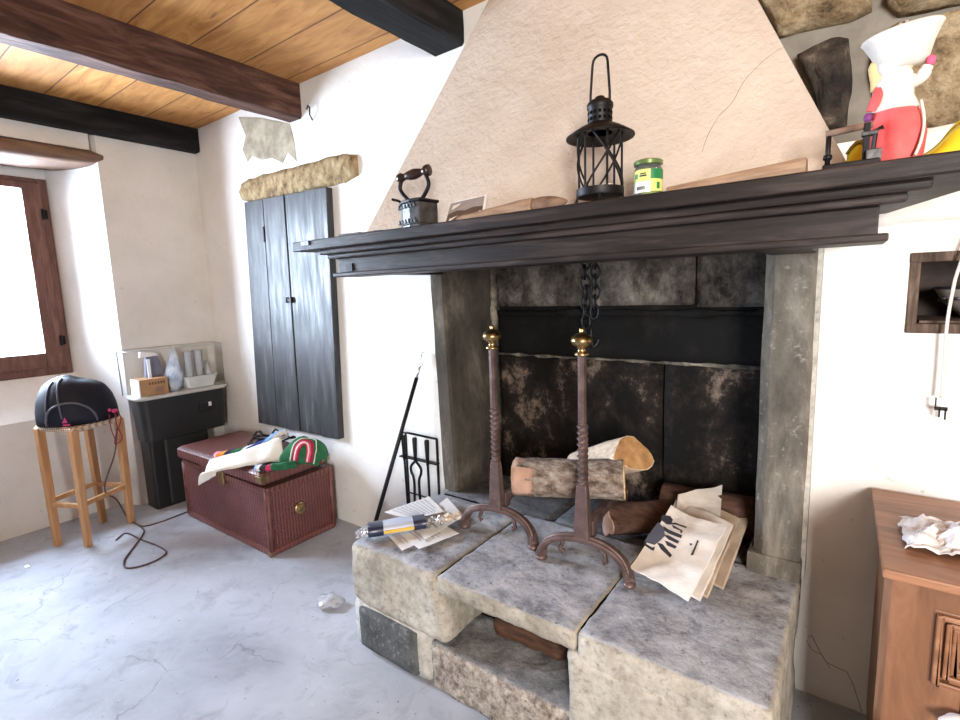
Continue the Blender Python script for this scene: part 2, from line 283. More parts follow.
# ------------------------------------------------------------------ mesh building
class MB:
    def __init__(s): s.v = []; s.f = []; s.X = Matrix()
    def add(s, vs, fs):
        o = len(s.v); s.v += [s.X @ V(p) for p in vs]; s.f += [tuple(i+o for i in f) for f in fs]; return s
    def box(s, x0, x1, y0, y1, z0, z1):
        vs = [(x, y, z) for z in (z0, z1) for y in (y0, y1) for x in (x0, x1)]
        return s.add(vs, [(0, 2, 3, 1), (4, 5, 7, 6), (0, 1, 5, 4), (2, 6, 7, 3), (0, 4, 6, 2), (1, 3, 7, 5)])
    def rbox(s, x0, x1, y0, y1, z0, z1, r=.02, step=.04, amp=.003, fq=9, amp2=0, seed=0):
        """rough rounded block: gridded box, corners rounded, noise on the surface"""
        lo = V((x0, y0, z0)); hi = V((x1, y1, z1)); vs = []; idx = {}; fs = []
        n = [max(2, int((hi[i]-lo[i])/step)) for i in range(3)]
        n = [min(k, 70) for k in n]
        def g(i, j, k):
            key = (i, j, k)
            if key not in idx:
                p = V([lo[a]+(hi[a]-lo[a])*(0.5-0.5*math.cos(PI*c/n[a]) if n[a] < 5 else c/n[a]) for a, c in enumerate(key)])
                q = V([min(max(p[a], lo[a]+r), hi[a]-r) for a in range(3)])
                d = p-q
                if d.length > 1e-6: p = q+d.normalized()*r
                nn = d.normalized() if d.length > 1e-6 else V((0, 0, 0))
                w = s.X @ p
                p = p+nn*(amp*noise.noise(w*fq+V((seed, 0, 0)))+amp2*noise.noise(w*fq*4+V((seed, 5, 0))))
                idx[key] = len(vs); vs.append(p)
            return idx[key]
        for a in range(3):
            b, c = (a+1) % 3, (a+2) % 3
            for side in (0, n[a]):
                for i in range(n[b]):
                    for j in range(n[c]):
                        q = []
                        for di, dj in ((0, 0), (1, 0), (1, 1), (0, 1)):
                            k = [0, 0, 0]; k[a] = side; k[b] = i+di; k[c] = j+dj; q.append(g(*k))
                        fs.append(tuple(q) if side else tuple(q[::-1]))
        return s.add(vs, fs)
    def prism(s, poly, z0, z1, axis=2):
        """closed polygon (a,b) extruded along axis"""
        n = len(poly); ar = sum(poly[i][0]*poly[(i+1) % n][1]-poly[(i+1) % n][0]*poly[i][1] for i in range(n))
        if ar < 0: poly = poly[::-1]
        def P(a, b, c): return {2: (a, b, c), 1: (b, c, a), 0: (c, a, b)}[axis]
        vs = [P(a, b, z0) for a, b in poly]+[P(a, b, z1) for a, b in poly]
        fs = [tuple(range(n))[::-1], tuple(range(n, 2*n))]+[(i, (i+1) % n, n+(i+1) % n, n+i) for i in range(n)]
        return s.add(vs, fs)
    def loft(s, rings, cap=True, closed=True):
        n = len(rings[0]); vs = [p for r in rings for p in r]; fs = []
        for i in range(len(rings)-1):
            for j in range(n if closed else n-1):
                fs.append((i*n+j, i*n+(j+1) % n, (i+1)*n+(j+1) % n, (i+1)*n+j))
        if cap: fs += [tuple(range(n))[::-1], tuple(range((len(rings)-1)*n, len(rings)*n))]
        return s.add(vs, fs)
    def tube(s, pts, r, n=8, cap=True, flat=None):
        pts = [V(p) for p in pts]; rs = r if isinstance(r, (list, tuple)) else [r]*len(pts); rings = []
        up = None
        for i, p in enumerate(pts):
            d = (pts[min(i+1, len(pts)-1)]-pts[max(i-1, 0)]).normalized()
            if up is None: up = d.orthogonal().normalized() if flat is None else V(flat)
            a = (up-d*up.dot(d)).normalized(); b = d.cross(a); up = a
            w = 1 if flat is None else .5
            rings.append([p+(a*math.cos(2*PI*k/n)+b*math.sin(2*PI*k/n)*(1 if flat is None else 1))*rs[i] for k in range(n)])
        return s.loft(rings, cap)
    def bar(s, pts, w, h, up=(0, 0, 1)):
        """flat rectangular bar along a path"""
        pts = [V(p) for p in pts]; rings = []; up = V(up)
        for i, p in enumerate(pts):
            d = (pts[min(i+1, len(pts)-1)]-pts[max(i-1, 0)]).normalized()
            a = d.cross(up).normalized(); b = a.cross(d)
            rings.append([p+a*x*w/2+b*y*h/2 for x, y in ((-1, -1), (1, -1), (1, 1), (-1, 1))])
        return s.loft(rings)
    def lathe(s, prof, c=(0, 0, 0), n=24, cap=True):
        c = V(c)
        return s.loft([[c+V((r*math.cos(2*PI*k/n), r*math.sin(2*PI*k/n), z)) for k in range(n)] for r, z in prof], cap)
    def sheet(s, fn, nu, nv, th=.001):
        """a thin cloth or paper with real thickness: fn(u,v)->point"""
        P = [[V(fn(i/nu, j/nv)) for i in range(nu+1)] for j in range(nv+1)]
        N = []
        for j in range(nv+1):
            row = []
            for i in range(nu+1):
                a = P[j][min(i+1, nu)]-P[j][max(i-1, 0)]; b = P[min(j+1, nv)][i]-P[max(j-1, 0)][i]
                nn = a.cross(b); row.append(nn.normalized() if nn.length > 1e-12 else V((0, 0, 1)))
            N.append(row)
        w = nu+1; k = w*(nv+1)
        vs = [P[j][i]+N[j][i]*th/2 for j in range(nv+1) for i in range(w)]+[P[j][i]-N[j][i]*th/2 for j in range(nv+1) for i in range(w)]
        fs = []
        for j in range(nv):
            for i in range(nu):
                a = j*w+i; q = (a, a+1, a+w+1, a+w); fs.append(q); fs.append(tuple(x+k for x in q[::-1]))
        for i in range(nu):
            fs.append((i+1, i, i+k, i+1+k)); a = nv*w+i; fs.append((a, a+1, a+1+k, a+k))
        for j in range(nv):
            a = j*w; fs.append((a, a+w, a+w+k, a+k)); a = j*w+nu; fs.append((a+w, a, a+k, a+w+k))
        return s.add(vs, fs)
    def torus(s, c, R, r, nrm=(0, 0, 1), sx=1.0, axis=(1, 0, 0), n=16, m=7):
        nrm = V(nrm).normalized(); a = V(axis); a = (a-nrm*a.dot(nrm)).normalized(); b = nrm.cross(a); c = V(c); rings = []
        for i in range(n):
            t = 2*PI*i/n; d = a*math.cos(t)+b*math.sin(t); p = c+a*math.cos(t)*R*sx+b*math.sin(t)*R
            rings.append([p+d*math.cos(2*PI*k/m)*r+nrm*math.sin(2*PI*k/m)*r for k in range(m)])
        rings.append(rings[0]); return s.loft(rings, False)
    def ball(s, c, rx, ry=None, rz=None, n=16, m=10, amp=0, fq=6):
        ry = ry or rx; rz = rz or rx; c = V(c); rings = []
        for i in range(m+1):
            t = -PI/2+PI*(i/m)*.9999+.00005; ring = []
            for k in range(n):
                d = V((math.cos(t)*math.cos(2*PI*k/n), math.cos(t)*math.sin(2*PI*k/n), math.sin(t)))
                q = V((d.x*rx, d.y*ry, d.z*rz)); ring.append(c+q*(1+amp*noise.noise((c+q)*fq)))
            rings.append(ring)
        return s.loft(rings)
    def build(s, name, mat, parent=None, smooth=False, bevel=0, seg=2, sub=0):
        me = bpy.data.meshes.new(name); o = bpy.data.objects.new(name, me); C.objects.link(o)
        off = V((0, 0, 0))
        if parent is not None:
            o.parent = parent; q = parent
            while q is not None: off += q.location; q = q.parent
        me.from_pydata([p-off for p in s.v], [], s.f)
        import bmesh
        bm = bmesh.new(); bm.from_mesh(me); bmesh.ops.remove_doubles(bm, verts=bm.verts, dist=1e-6)
        bmesh.ops.recalc_face_normals(bm, faces=bm.faces); bm.to_mesh(me); bm.free()
        me.materials.append(mat)
        if smooth:
            for p in me.polygons: p.use_smooth = True
        if bevel:
            b = o.modifiers.new('bevel', 'BEVEL'); b.width = bevel; b.segments = seg; b.limit_method = 'ANGLE'; b.angle_limit = .6
        if sub:
            b = o.modifiers.new('subdivision', 'SUBSURF'); b.levels = sub; b.render_levels = sub
        if smooth == 'auto':
            me.set_sharp_from_angle(angle=math.radians(40))
        return o

def tag(o, label, cat, group=None):
    o['label'] = label; o['category'] = cat
    if group: o['group'] = group
    return o
def thing(name, loc, label, cat, group=None):
    o = bpy.data.objects.new(name, None); C.objects.link(o); o.location = loc; o.empty_display_size = .05
    return tag(o, label, cat, group)
def struct(o): o['kind'] = 'structure'; return o
def B(*a): return MB().box(*a)
def lerp(a, b, t): return V(a)*(1-t)+V(b)*t
def arc(c, r, a0, a1, n, ax=(1, 0, 0), ay=(0, 0, 1)):
    return [V(c)+V(ax)*r*math.cos(a0+(a1-a0)*i/n)+V(ay)*r*math.sin(a0+(a1-a0)*i/n) for i in range(n+1)]
def smooth_path(pts, k=6):
    """Catmull-Rom through the points"""
    pts = [V(p) for p in pts]; out = []
    for i in range(len(pts)-1):
        p0, p1, p2, p3 = pts[max(i-1, 0)], pts[i], pts[i+1], pts[min(i+2, len(pts)-1)]
        for j in range(k):
            t = j/k; out.append(.5*((2*p1)+(p2-p0)*t+(2*p0-5*p1+4*p2-p3)*t*t+(3*p1-p0-3*p2+p3)*t**3))
    return out+[pts[-1]]

# ================================================================== ROOM
CZ = 2.695; YW = 1.97; XL = -4.05; XN = -4.2
XR, YF = 2.4, -2.0
struct(B(-4.9, XR+.3, YF-.3, 2.6, -.15, 0).build('floor', M['floor']))
struct(B(-4.9, XR+.3, YF-.3, 2.6, CZ, CZ+.08).build('ceiling', M['boards']))
# left wall: pier by the corner with a splayed jamb, niche back under the window, header, near pier
XW = -4.45
m = MB(); m.prism([(XL, YW), (XL, 1.335), (XW-.03, 1.155), (-4.8, 1.155), (-4.8, YW)], 0, CZ)
m.box(-4.8, XN, -.22, 1.27, 0, .72); m.prism([(.72, XN), (.965, XW+.0), (.965, -4.8), (.72, -4.8)], -.22, 1.20, 1)
m.box(-4.8, XW-.02, -.22, 1.2, 2.285, CZ-.001); m.box(XN-.1, XL-.002, -.33, 1.30, 2.43, CZ-.002)
m.prism([(XL, YF), (XL, -.37), (XW-.03, -.20), (-4.8, -.20), (-4.8, YF)], 0, CZ)
struct(m.build('wall_left', M['plaster_left']))
# fireplace wall
NX0, NX1, NZ0, NZ1 = .126, .46, 1.288, 1.508
m = MB()
m.prism([(-4.8, YW), (XL-.02, YW), (-1.63, YW), (-1.63, 2.5), (-4.8, 2.5)], 0, CZ)
m.box(-1.63, -.62, YW, 2.5, 1.66, CZ)
m.box(-.2, NX0, YW, 2.5, 0, 1.86); m.box(NX1, XR+.3, YW, 2.5, 0, 1.86)
m.box(NX0, NX1, YW, 2.5, 0, NZ0); m.box(NX0, NX1, YW, 2.5, NZ1, 1.86); m.box(NX0, NX1, 2.3, 2.5, NZ0, NZ1)
m.box(-1.62, -.2, 2.3, 2.5, 0, 1.66)
struct(m.build('wall_back', M['plaster']))
# bulging plaster at the top of the right-hand part
m = MB(); m.rbox(.0, XR, YW-.018, YW+.05, 1.60, 1.865, .016, .03, .012, 14, .005)
struct(m.build('trim_1', M['plaster'], smooth=True))
# stone courses above the right end of the mantel: mortar bed, then the stones that stand out of it
w = struct(B(-.6, XR+.3, YW+.06, 2.5, 1.86, CZ).build('wall_stone', M['joint']))
def wall_stone(px, mat, seed):
    pts = [at(a, b, 1, YW+.03) for a, b in px]; c = sum(pts, V((0, 0, 0)))/len(pts)
    n = 28; ring = []
    for i in range(len(pts)):
        for k in range(4): ring.append(lerp(pts[i], pts[(i+1) % len(pts)], k/4))
    rings = []
    for t, y in ((1.0, YW+.075), (1.0, YW+.045), (.98, YW+.026), (.93, YW+.012), (.84, YW+.004), (.72, YW), (.6, YW-.002), (.45, YW-.004), (.3, YW-.006), (.12, YW-.006)):
        rings.append([V((c.x+(p.x-c.x)*t, y+.024*noise.noise(V((p.x*t*8+seed, 3, p.z*t*8)))+.014*noise.noise(V((p.x*t*30+seed, 3, p.z*t*30))), c.z+(p.z-c.z)*t))+V((noise.noise(V((p.x*9, seed, p.z*9)))*.008, 0, noise.noise(V((p.z*9, seed, p.x*9)))*.008)) for p in ring])
    MB().loft(rings).build('wall_stone_block', mat, w, smooth=True)
wall_stone([(742, -20), (868, -40), (872, 8), (850, 18), (800, 30), (778, 36), (764, 8)], M['field_stone'], 1)
wall_stone([(796, 56), (832, 38), (850, 40), (852, 90), (846, 126), (824, 128), (812, 96)], M['dark_stone'], 2)
wall_stone([(888, -30), (970, -40), (968, 0), (900, 14), (886, 4)], M['field_stone'], 3)
wall_stone([(874, 36), (898, 22), (960, 8), (1020, 4), (1030, 118), (960, 126), (905, 128), (884, 120), (870, 74)], M['field_stone'], 4)
wall_stone([(1042, -40), (1120, -40), (1120, 130), (1050, 120)], M['field_stone'], 5)
# walls behind the camera, with the two openings the daylight comes through
m = MB(); m.box(-4.8, .3, YF-.3, YF, 0, CZ)
m.box(.3, 2.2, YF-.3, YF, 0, .95); m.box(.3, 2.2, YF-.3, YF, 2.3, CZ); m.box(2.2, XR+.3, YF-.3, YF, 0, CZ); m.box(.3, 1.1, YF-.3, YF, .95, 2.3)
M['low_bounce'] = stone('low_bounce_wall', ((.12, .105, .09), (.18, .16, .135), (.25, .22, .19)), (.1, .09, .08), None, .5, 4)  # unseen walls given a dark colour to cut the bounced light
struct(m.build('wall_front', M['low_bounce']))
struct(B(XR, XR+.3, YF, YW, 0, CZ).build('wall_right', M['low_bounce']))

# left window: frame, sash, hinges, pane
wy0, wy1, wz0, wz1 = -.20, 1.155, .966, 2.284
t_ = struct(MB().box(XW-.07, XW-.005, wy1-.05, wy1, wz0, wz1).box(XW-.07, XW-.005, wy0, wy0+.05, wz0, wz1).box(XW-.069, XW-.006, wy0+.05, wy1-.05, wz1-.035, wz1).box(XW-.069, XW-.006, wy0+.05, wy1-.05, wz0, wz0+.06).build('window_1', M['frame_wood'], bevel=.006))
def sash(y0, y1, wl, wr):
    z0, z1 = wz0+.05, wz1-.03; x0, x1 = XW-.06, XW+.012
    MB().box(x0, x1, y0, y0+wl, z0, z1).box(x0, x1, y1-wr, y1, z0, z1).build('window_sash', M['frame_wood'], t_, bevel=.005)
    MB().box(x0+.001, x1-.002, y0+wl-.001, y1-wr+.001, z1-.045, z1).box(x0+.001, x1-.002, y0+wl-.001, y1-wr+.001, z0, z0+.105).build('window_rail', M['frame_wood'], t_, bevel=.005)
sash(.44, wy1-.04, .06, .10); sash(wy0+.04, .435, .06, .055)
B(XW-.03, XW-.024, wy0+.06, wy1-.09, wz0+.1, wz1-.06).build('window_pane', M['glass'], t_)
for z in (1.20, 2.05): MB().tube([(XW+.016, wy1-.045, z-.035), (XW+.016, wy1-.045, z+.035)], .008, 10).box(XW+.004, XW+.012, wy1-.055, wy1-.02, z-.03, z+.03).build('hinge', M['iron'], t_)

# weathered lintel log over the window niche
def ring_at(y, hz0, hz1, x0, x1, n=16):
    out = []
    for k in range(n):
        a = 2*PI*k/n; ca, sa = math.cos(a), math.sin(a)
        e = .55
        out.append(V(((x0+x1)/2+(x1-x0)/2*math.copysign(abs(ca)**e, ca), y, (hz0+hz1)/2+(hz1-hz0)/2*math.copysign(abs(sa)**e, sa)+.006*noise.noise(V((y*5, ca, sa))))))
    return out
rs = []
for i in range(41):
    t = i/40; y = -.4+t*1.765; k = 1 if t < .965 else math.sqrt(max(.22, 1-((t-.965)/.035)**2)); cz = 2.372+.026*t+.006*math.sin(t*6); hh = .074-.018*t
    rs.append(ring_at(y, cz-hh*k, cz+hh*k*.8, XW-.02, XL+.022))
lt = MB().loft(rs).build('window_lintel', M['lintel_wood'], smooth=True)
tag(lt, 'weathered round-ended wooden lintel over the window niche', 'lintel')

# ceiling beams
def beam(x0a, x1a, x0b, x1b, y0, y1, z0, z1, mat, label, seed, amp=.006):
    m = MB(); rings = []; n = 40
    for i in range(n+1):
        t = i/n; y = y0+(y1-y0)*t; xa = x0a+(x0b-x0a)*t; xb = x1a+(x1b-x1a)*t; c = .012
        pts = [(xa+c, z0), (xb-c, z0), (xb, z0+c), (xb, (z0+z1)/2), (xb, z1), (xa, z1), (xa, (z0+z1)/2), (xa, z0+c)]
        rings.append([V((x+amp*noise.noise(V((y*4, k, seed))), y, min(z1, z+(amp*noise.noise(V((y*5, k+9, seed))) if z < z1 else 0)))) for k, (x, z) in enumerate(pts)])
    return tag(m.loft(rings).build('ceiling_beam', mat), label, 'beam', 'ceiling beams')
beam(-2.85, -2.715, -2.855, -2.72, YF, YW, 2.502, CZ, M['beam_brown'], 'rough brown ceiling beam ending above the yellowish lintel', 1, .009)
beam(XL-.02, -3.975, XL-.02, -3.975, YF, YW, 2.53, CZ, M['beam_black'], 'black ceiling beam running along the left wall above the window', 2, .004)
beam(-1.70, -1.50, -1.675, -1.49, YF, YW, 2.55, CZ, M['beam_black'], 'thick black ceiling beam ending beside the sloping chimney hood', 3, .008)

# flaked plaster patch and lintel above the shutter
fp = [(239, 117), (262, 118), (290, 124), (294, 140), (297, 162), (288, 152), (283, 163), (272, 158), (262, 160), (252, 156), (248, 162), (243, 150), (246, 136)]
m = MB(); pts = [at(a, b, 1, YW) for a, b in fp]; m.loft([[V((p.x, YW+.004, p.z)) for p in pts], [V((p.x, YW-.003, p.z)) for p in pts]])
struct(m.build('trim_2', M['flake']))
# long rough lintel
m = MB(); rs = []; n = 22
for i in range(n+1):
    t = i/n; x = -3.44+1.19*t; e = min(t, 1-t)*n; k = min(1, .72+.14*e)
    z0 = 2.095-.02*t+.012*noise.noise(V((x*9, 1, 2))); z1 = 2.245-.015*t+.012*noise.noise(V((x*9, 5, 2)))
    cz, h = (z0+z1)/2, (z1-z0)/2*k
    rs.append([V((x, YW+.05, cz-h)), V((x, YW-.012, cz-h)), V((x, YW-.022+.012*noise.noise(V((x*8, 3, 3))), cz-h*.6)), V((x, YW-.026+.02*noise.noise(V((x*8, 8, 3))), cz)), V((x, YW-.022+.016*noise.noise(V((x*8, 4, 7))), cz+h*.6)), V((x, YW-.01, cz+h)), V((x, YW+.05, cz+h))])
tag(m.loft(rs).build('shutter_lintel', M['stone_lintel'], smooth=True), 'rough yellowish lintel set in the plaster over the dark shutter', 'lintel')

# dark plank shutter (four boards)
sh_ = thing('plank_shutter', (-2.95, YW-.03, .55), 'tall dark wooden plank shutter closed flat against the white wall', 'shutter')
tops = [(-3.392, 2.094), (-3.16, 2.089), (-2.92, 2.082), (-2.665, 2.075), (-2.478, 2.066)]
bots = [(-3.471, .543), (-3.22, .548), (-2.95, .553), (-2.70, .558), (-2.528, .563)]
for i in range(4):
    m = MB(); g = .004; fr = .046 if i == 3 else .03+.003*(i % 2)
    a, b, c_, d = tops[i], tops[i+1], bots[i+1], bots[i]
    poly = [(d[0]+g, d[1]), (c_[0]-g, c_[1]), (b[0]-g, b[1]), (a[0]+g, a[1])]
    m.loft([[V((x, YW-.001, z)) for x, z in poly], [V((x, YW-fr, z)) for x, z in poly]])
    m.build('board', M['shutter'], sh_, bevel=.004)
k0 = at(290, 300, 1, YW-.034)
MB().box(k0.x-.03, k0.x+.03, YW-.045, YW-.03, k0.z-.008, k0.z+.008).box(k0.x-.032, k0.x-.018, YW-.05, YW-.03, k0.z-.018, k0.z+.018).box(k0.x+.018, k0.x+.032, YW-.05, YW-.03, k0.z-.018, k0.z+.018).build('latch', M['iron'], sh_)
k1 = at(264, 233, 1, YW-.034); B(k1.x-.006, k1.x+.006, YW-.04, YW-.03, k1.z-.06, k1.z+.04).build('strap', M['iron'], sh_)
# little wire hook by the brown beam
h0 = at(309, 112, 1, YW-.02)
tag(MB().tube([h0+V((-.02, 0, .02)), h0+V((0, -.005, .035)), h0+V((.02, -.008, .02)), h0+V((.015, -.008, -.02)), h0+V((.0, .02, -.04))], .004, 8).build('wire_hook', M['iron']), 'small wire hook on the wall beside the brown beam', 'hook')

# ================================================================== FIREPLACE
HZ = .46; HX0, HX1, HY0 = -1.615, -.10, 1.24
he = thing('raised_hearth', (-.9, 1.6, 0), 'raised hearth of rough granite blocks with an open firewood recess', 'hearth')
X1, X2 = -1.135, -.60     # joints between the top stones
# left: low dark block in a mortar frame, upper block to the top
m = MB(); m.rbox(HX0, -1.19, HY0-.004, 1.80, 0, .215, .03, .04, .004, 6); m.build('mortar_base', M['mortar'], he, smooth=True)
m = MB(); m.rbox(-1.565, -1.245, HY0-.018, 1.6, .02, .195, .012, .04, .003, 8); m.build('block', M['dark_block'], he, smooth=True)
m = MB(); m.rbox(HX0+.01, X1-.003, HY0-.012, 1.83, .20, HZ-.0, .035, .016, .008, 7, .005, 3)
m.v = [V((p.x-.06*max(0, p.y-1.4)*(p.x < -1.3), p.y, p.z)) for p in m.v]
# the stone's right foot is undercut like the photo: taper the upper right
m.v = [V((p.x+.045*max(0, min(1, (.43-p.z)/.14))*(p.x > -1.3), p.y, p.z)) for p in m.v]
m.build('block', M['block'], he, smooth=True)
m = MB(); m.rbox(X1+.003, X2+.001, HY0-.015, 1.83, .40, HZ+.004, .012, .016, .005, 8, .004, 11); m.build('slab', M['slab'], he, smooth=True)
m = MB(); m.rbox(-1.185, X2+.02, HY0-.005, 1.95, 0, .182, .014, .018, .007, 10, .006, 5); m.build('block', M['speckled'], he, smooth=True)
m = MB(); m.rbox(X2-.03, HX1, HY0-.012, 1.92, 0, .395, .02, .018, .008, 6, .005, 21); m.build('block', M['block'], he, smooth=True)
m = MB(); m.rbox(X2+.0025, HX1, HY0-.012, 1.90, .36, HZ+.002, .013, .018, .006, 7, .004, 33); m.build('slab', M['block'], he, smooth=True)
m = MB(); m.rbox(HX0, -1.0, 1.834, 2.3, .3, HZ-.004, .012, .05, .003, 6); m.build('slab', M['hearth_floor'], he, smooth=True)
m = MB(); m.rbox(-.996, -.55, 1.834, 2.3, .3, HZ-.002, .012, .05, .003, 6); m.build('slab', M['hearth_floor'], he, smooth=True)
m = MB(); m.rbox(-.546, HX1, 1.904, 2.3, .3, HZ-.003, .012, .05, .003, 6); m.build('slab', M['hearth_floor'], he, smooth=True)
B(X1-.01, X1+.01, HY0+.03, 1.83, .41, .452).build('joint', M['soot_and_shade'], he); B(X2-.012, X2+.012, HY0+.03, 1.83, .40, .454).build('joint', M['soot_and_shade'], he); B(-1.60, -.2, 1.828, 1.838, .3, .45).build('joint', M['soot_and_shade'], he)
B(-1.19, X2, 1.475, 1.83, .1, .405).build('recess_back', M['soot_and_shade'], he)  # near-black block gives the depth of the recess its shade as colour
# firewood piece inside the recess
xa_, xb_ = at(497, 620, 1, 1.39).x, at(556, 655, 1, 1.39).x
m = MB(); m.rbox(xa_-.03, xb_+.02, 1.39, 1.468, .184, .258, .03, .018, .012, 9, .006)
m2 = tag(m.build('firewood_log', M['opening_log'], smooth=True), 'brown firewood piece lying inside the hearth recess', 'log')

fp_ = thing('fireplace', (-.87, 2.0, HZ), 'open stone fireplace with sooty firebox and sloping plaster hood', 'fireplace')
# left pillar: front face, splayed inner side
m = MB(); rings = []
def pil(z, xl, xr, xi):
    c = .012
    return [V((xl, 2.12, z)), V((xl, 1.86+c, z)), V((xl+c, 1.86, z)), V((xr-c, 1.86, z)), V((xr, 1.86+c, z)), V((xi, 2.2, z)), V((xi, 2.28, z)), V((xl, 2.28, z))]
for i in range(12):
    t = i/11; z = HZ+(1.56-HZ)*t
    rings.append([p+V((.004*noise.noise(p*6), .004*noise.noise(p*6+V((4, 0, 0))), 0)) for p in pil(z, -1.635-.035*t, -1.545-.035*t, -1.50)])
m.loft(rings).build('pillar', M['jamb'], fp_)
m = MB(); m.rbox(-1.503, -1.484, 2.13, 2.186, .62, 1.6, .01, .03, .008, 12, .004); m.build('pale_joint', M['pale_joint'], fp_, smooth=True)
m = MB(); rings = []
for i in range(12):
    t = i/11; z = HZ+(1.56-HZ)*t; c = .03
    pts = [(-.10, 2.12), (-.10, 1.86+.012), (-.112, 1.86), (-.24+c, 1.86), (-.24, 1.86+c), (-.262, 2.2), (-.262, 2.28), (-.10, 2.28)]
    rings.append([V((x, y, z))+V((.004*noise.noise(V((x, y, z))*6), .004*noise.noise(V((x, y, z))*6+V((4, 0, 0))), 0)) for x, y in pts])
m.loft(rings).build('pillar', M['pillar'], fp_)
m = MB(); m.rbox(-.256, -.096, 1.852, 2.2, HZ-.002, HZ+.075, .008, .02, .004, 8, .002); m.build('pillar_base', M['pillar'], fp_, smooth='auto')
B(-.102, -.088, 1.90, 1.975, HZ, 1.55).build('pointing', M['mortar'], fp_)
# back of the firebox: slabs
def bslab(x0, x1, z0, z1, y, mat, seed):
    m = MB(); m.rbox(x0, x1, y, y+.1, z0, z1, .008, .04, .004, 7, .002, seed); m.build('back_slab', mat, fp_, smooth=True)
bslab(-1.50, -.648, HZ-.02, 1.118, 2.185, M['soot_low'], 1); bslab(-.640, -.24, HZ-.02, 1.14, 2.18, M['soot_low'], 2)
bslab(-1.50, -.24, 1.125, 1.325, 2.178, M['soot'], 3)
bslab(-1.52, -.93, 1.362, 1.72, 2.19, M['soot_top'], 4); bslab(-.935, -.53, 1.362, 1.72, 2.188, M['soot_top'], 5); bslab(-.525, -.22, 1.35, 1.72, 2.20, M['soot_top'], 6)
m = MB(); m.rbox(-1.5, -.24, 2.168, 2.28, 1.315, 1.345, .010, .025, .016, 9, .010); m.build('soot_ledge', M['soot_and_shade'], fp_, smooth=True)
m = MB(); m.rbox(-1.49, -.25, 2.171, 2.2, 1.115, 1.126, .004, .03, .010, 14, .006); m.build('pale_joint', M['pale_joint'], fp_, smooth=True)
B(-1.5, -.24, 2.21, 2.29, HZ, 1.7).build('firebox_back', M['soot_and_shade'], fp_)
# smoke shaft inside the hood: dark lining above the mantel
m = MB(); m.box(-1.70, -.06, 1.50, 1.52, 1.56, 1.66); m.build('smoke_lintel', M['soot_and_shade'], fp_)
# hood: truncated pyramid shell, plaster
def hood_pt(side, z, back=False):
    t = (z-1.66)/(CZ-1.66); k = .878-.457*(z-1.66)
    x = -.883+side*k-side*(.08 if back else 0)
    return V((x, YW+.01 if back else 1.52+.405*t, z))
def hood_shell(mb, inset):
    N = 26; rings = []
    for i in range(N+1):
        z = 1.672+(CZ-1.672)*i/N; ring = []
        L, R_ = hood_pt(-1, z), hood_pt(1, z); Lb, Rb = hood_pt(-1, z, True), hood_pt(1, z, True)
        ring.append(Lb)
        for k in range(31):
            p = lerp(L, R_, k/30); e = min(k, 30-k)
            p.y += (.010*noise.noise(p*3.2)+.004*noise.noise(p*11))*min(1, e/3)
            ring.append(p)
        ring.append(Rb); rings.append(ring)
    return mb.loft(rings, True)
hood_shell(MB(), 0).build('hood', M['stucco'], fp_, smooth='auto')

# mantel shelf
ma = thing('mantel_shelf', (-.86, 1.6, 1.53), 'long dark moulded wooden mantel shelf over the fireplace', 'mantel')
ST = 1.675
def board(poly, z0, z1, name, bev=.004):
    m = MB(); n = len(poly)
    ring = []
    for i in range(n):
        for k in range(12): ring.append(lerp((*poly[i], 0), (*poly[(i+1) % n], 0), k/12))
    m.loft([[V((p.x, p.y+.002*noise.noise(V((p.x*7, z, 1))), z+.003*noise.noise(V((p.x*4, 2, 3))))) for p in ring] for z in (z0, z1)])
    m.build(name, M['mantel'], ma, bevel=bev)
board([(-1.93, 1.30), (.27, 1.30), (.06, 1.968), (-1.75, 1.968)], 1.636, ST, 'shelf_board')
board([(-1.80, 1.335), (.11, 1.335), (.075, 1.5), (-1.765, 1.5)], 1.616, 1.637, 'upper_moulding', .006)
board([(-1.775, 1.355), (.075, 1.355), (.05, 1.5), (-1.74, 1.5)], 1.598, 1.617, 'cove_moulding', .006)
board([(-1.745, 1.385), (.03, 1.385), (.03, 1.46), (-1.72, 1.46)], 1.538, 1.60, 'frieze_board')
board([(-1.76, 1.366), (.048, 1.366), (.045, 1.50), (-1.75, 1.50)], 1.524, 1.541, 'lower_lip')
board([(-1.70, 1.50), (.0, 1.50), (.0, 1.966), (-1.70, 1.966)], 1.555, 1.60, 'soffit')
for x0, x1 in ((-1.66, -1.57), (-.22, -.1)): MB().prism([(1.44, 1.53), (1.85, 1.53), (1.85, 1.556), (1.44, 1.556)], x0, x1, 0).build('bearer', M['mantel'], ma)
for px, py in ((350, 268),):
    p = at(px, py, 1, 1.383); B(p.x-.018, p.x+.018, 1.378, 1.386, p.z-.012, p.z+.018).build('corner_plate', M['iron'], ma)
p = at(306, 243, 1, 1.299); B(p.x-.03, p.x+.02, 1.295, 1.302, 1.655, 1.672).build('corner_plate', M['iron_worn'], ma)

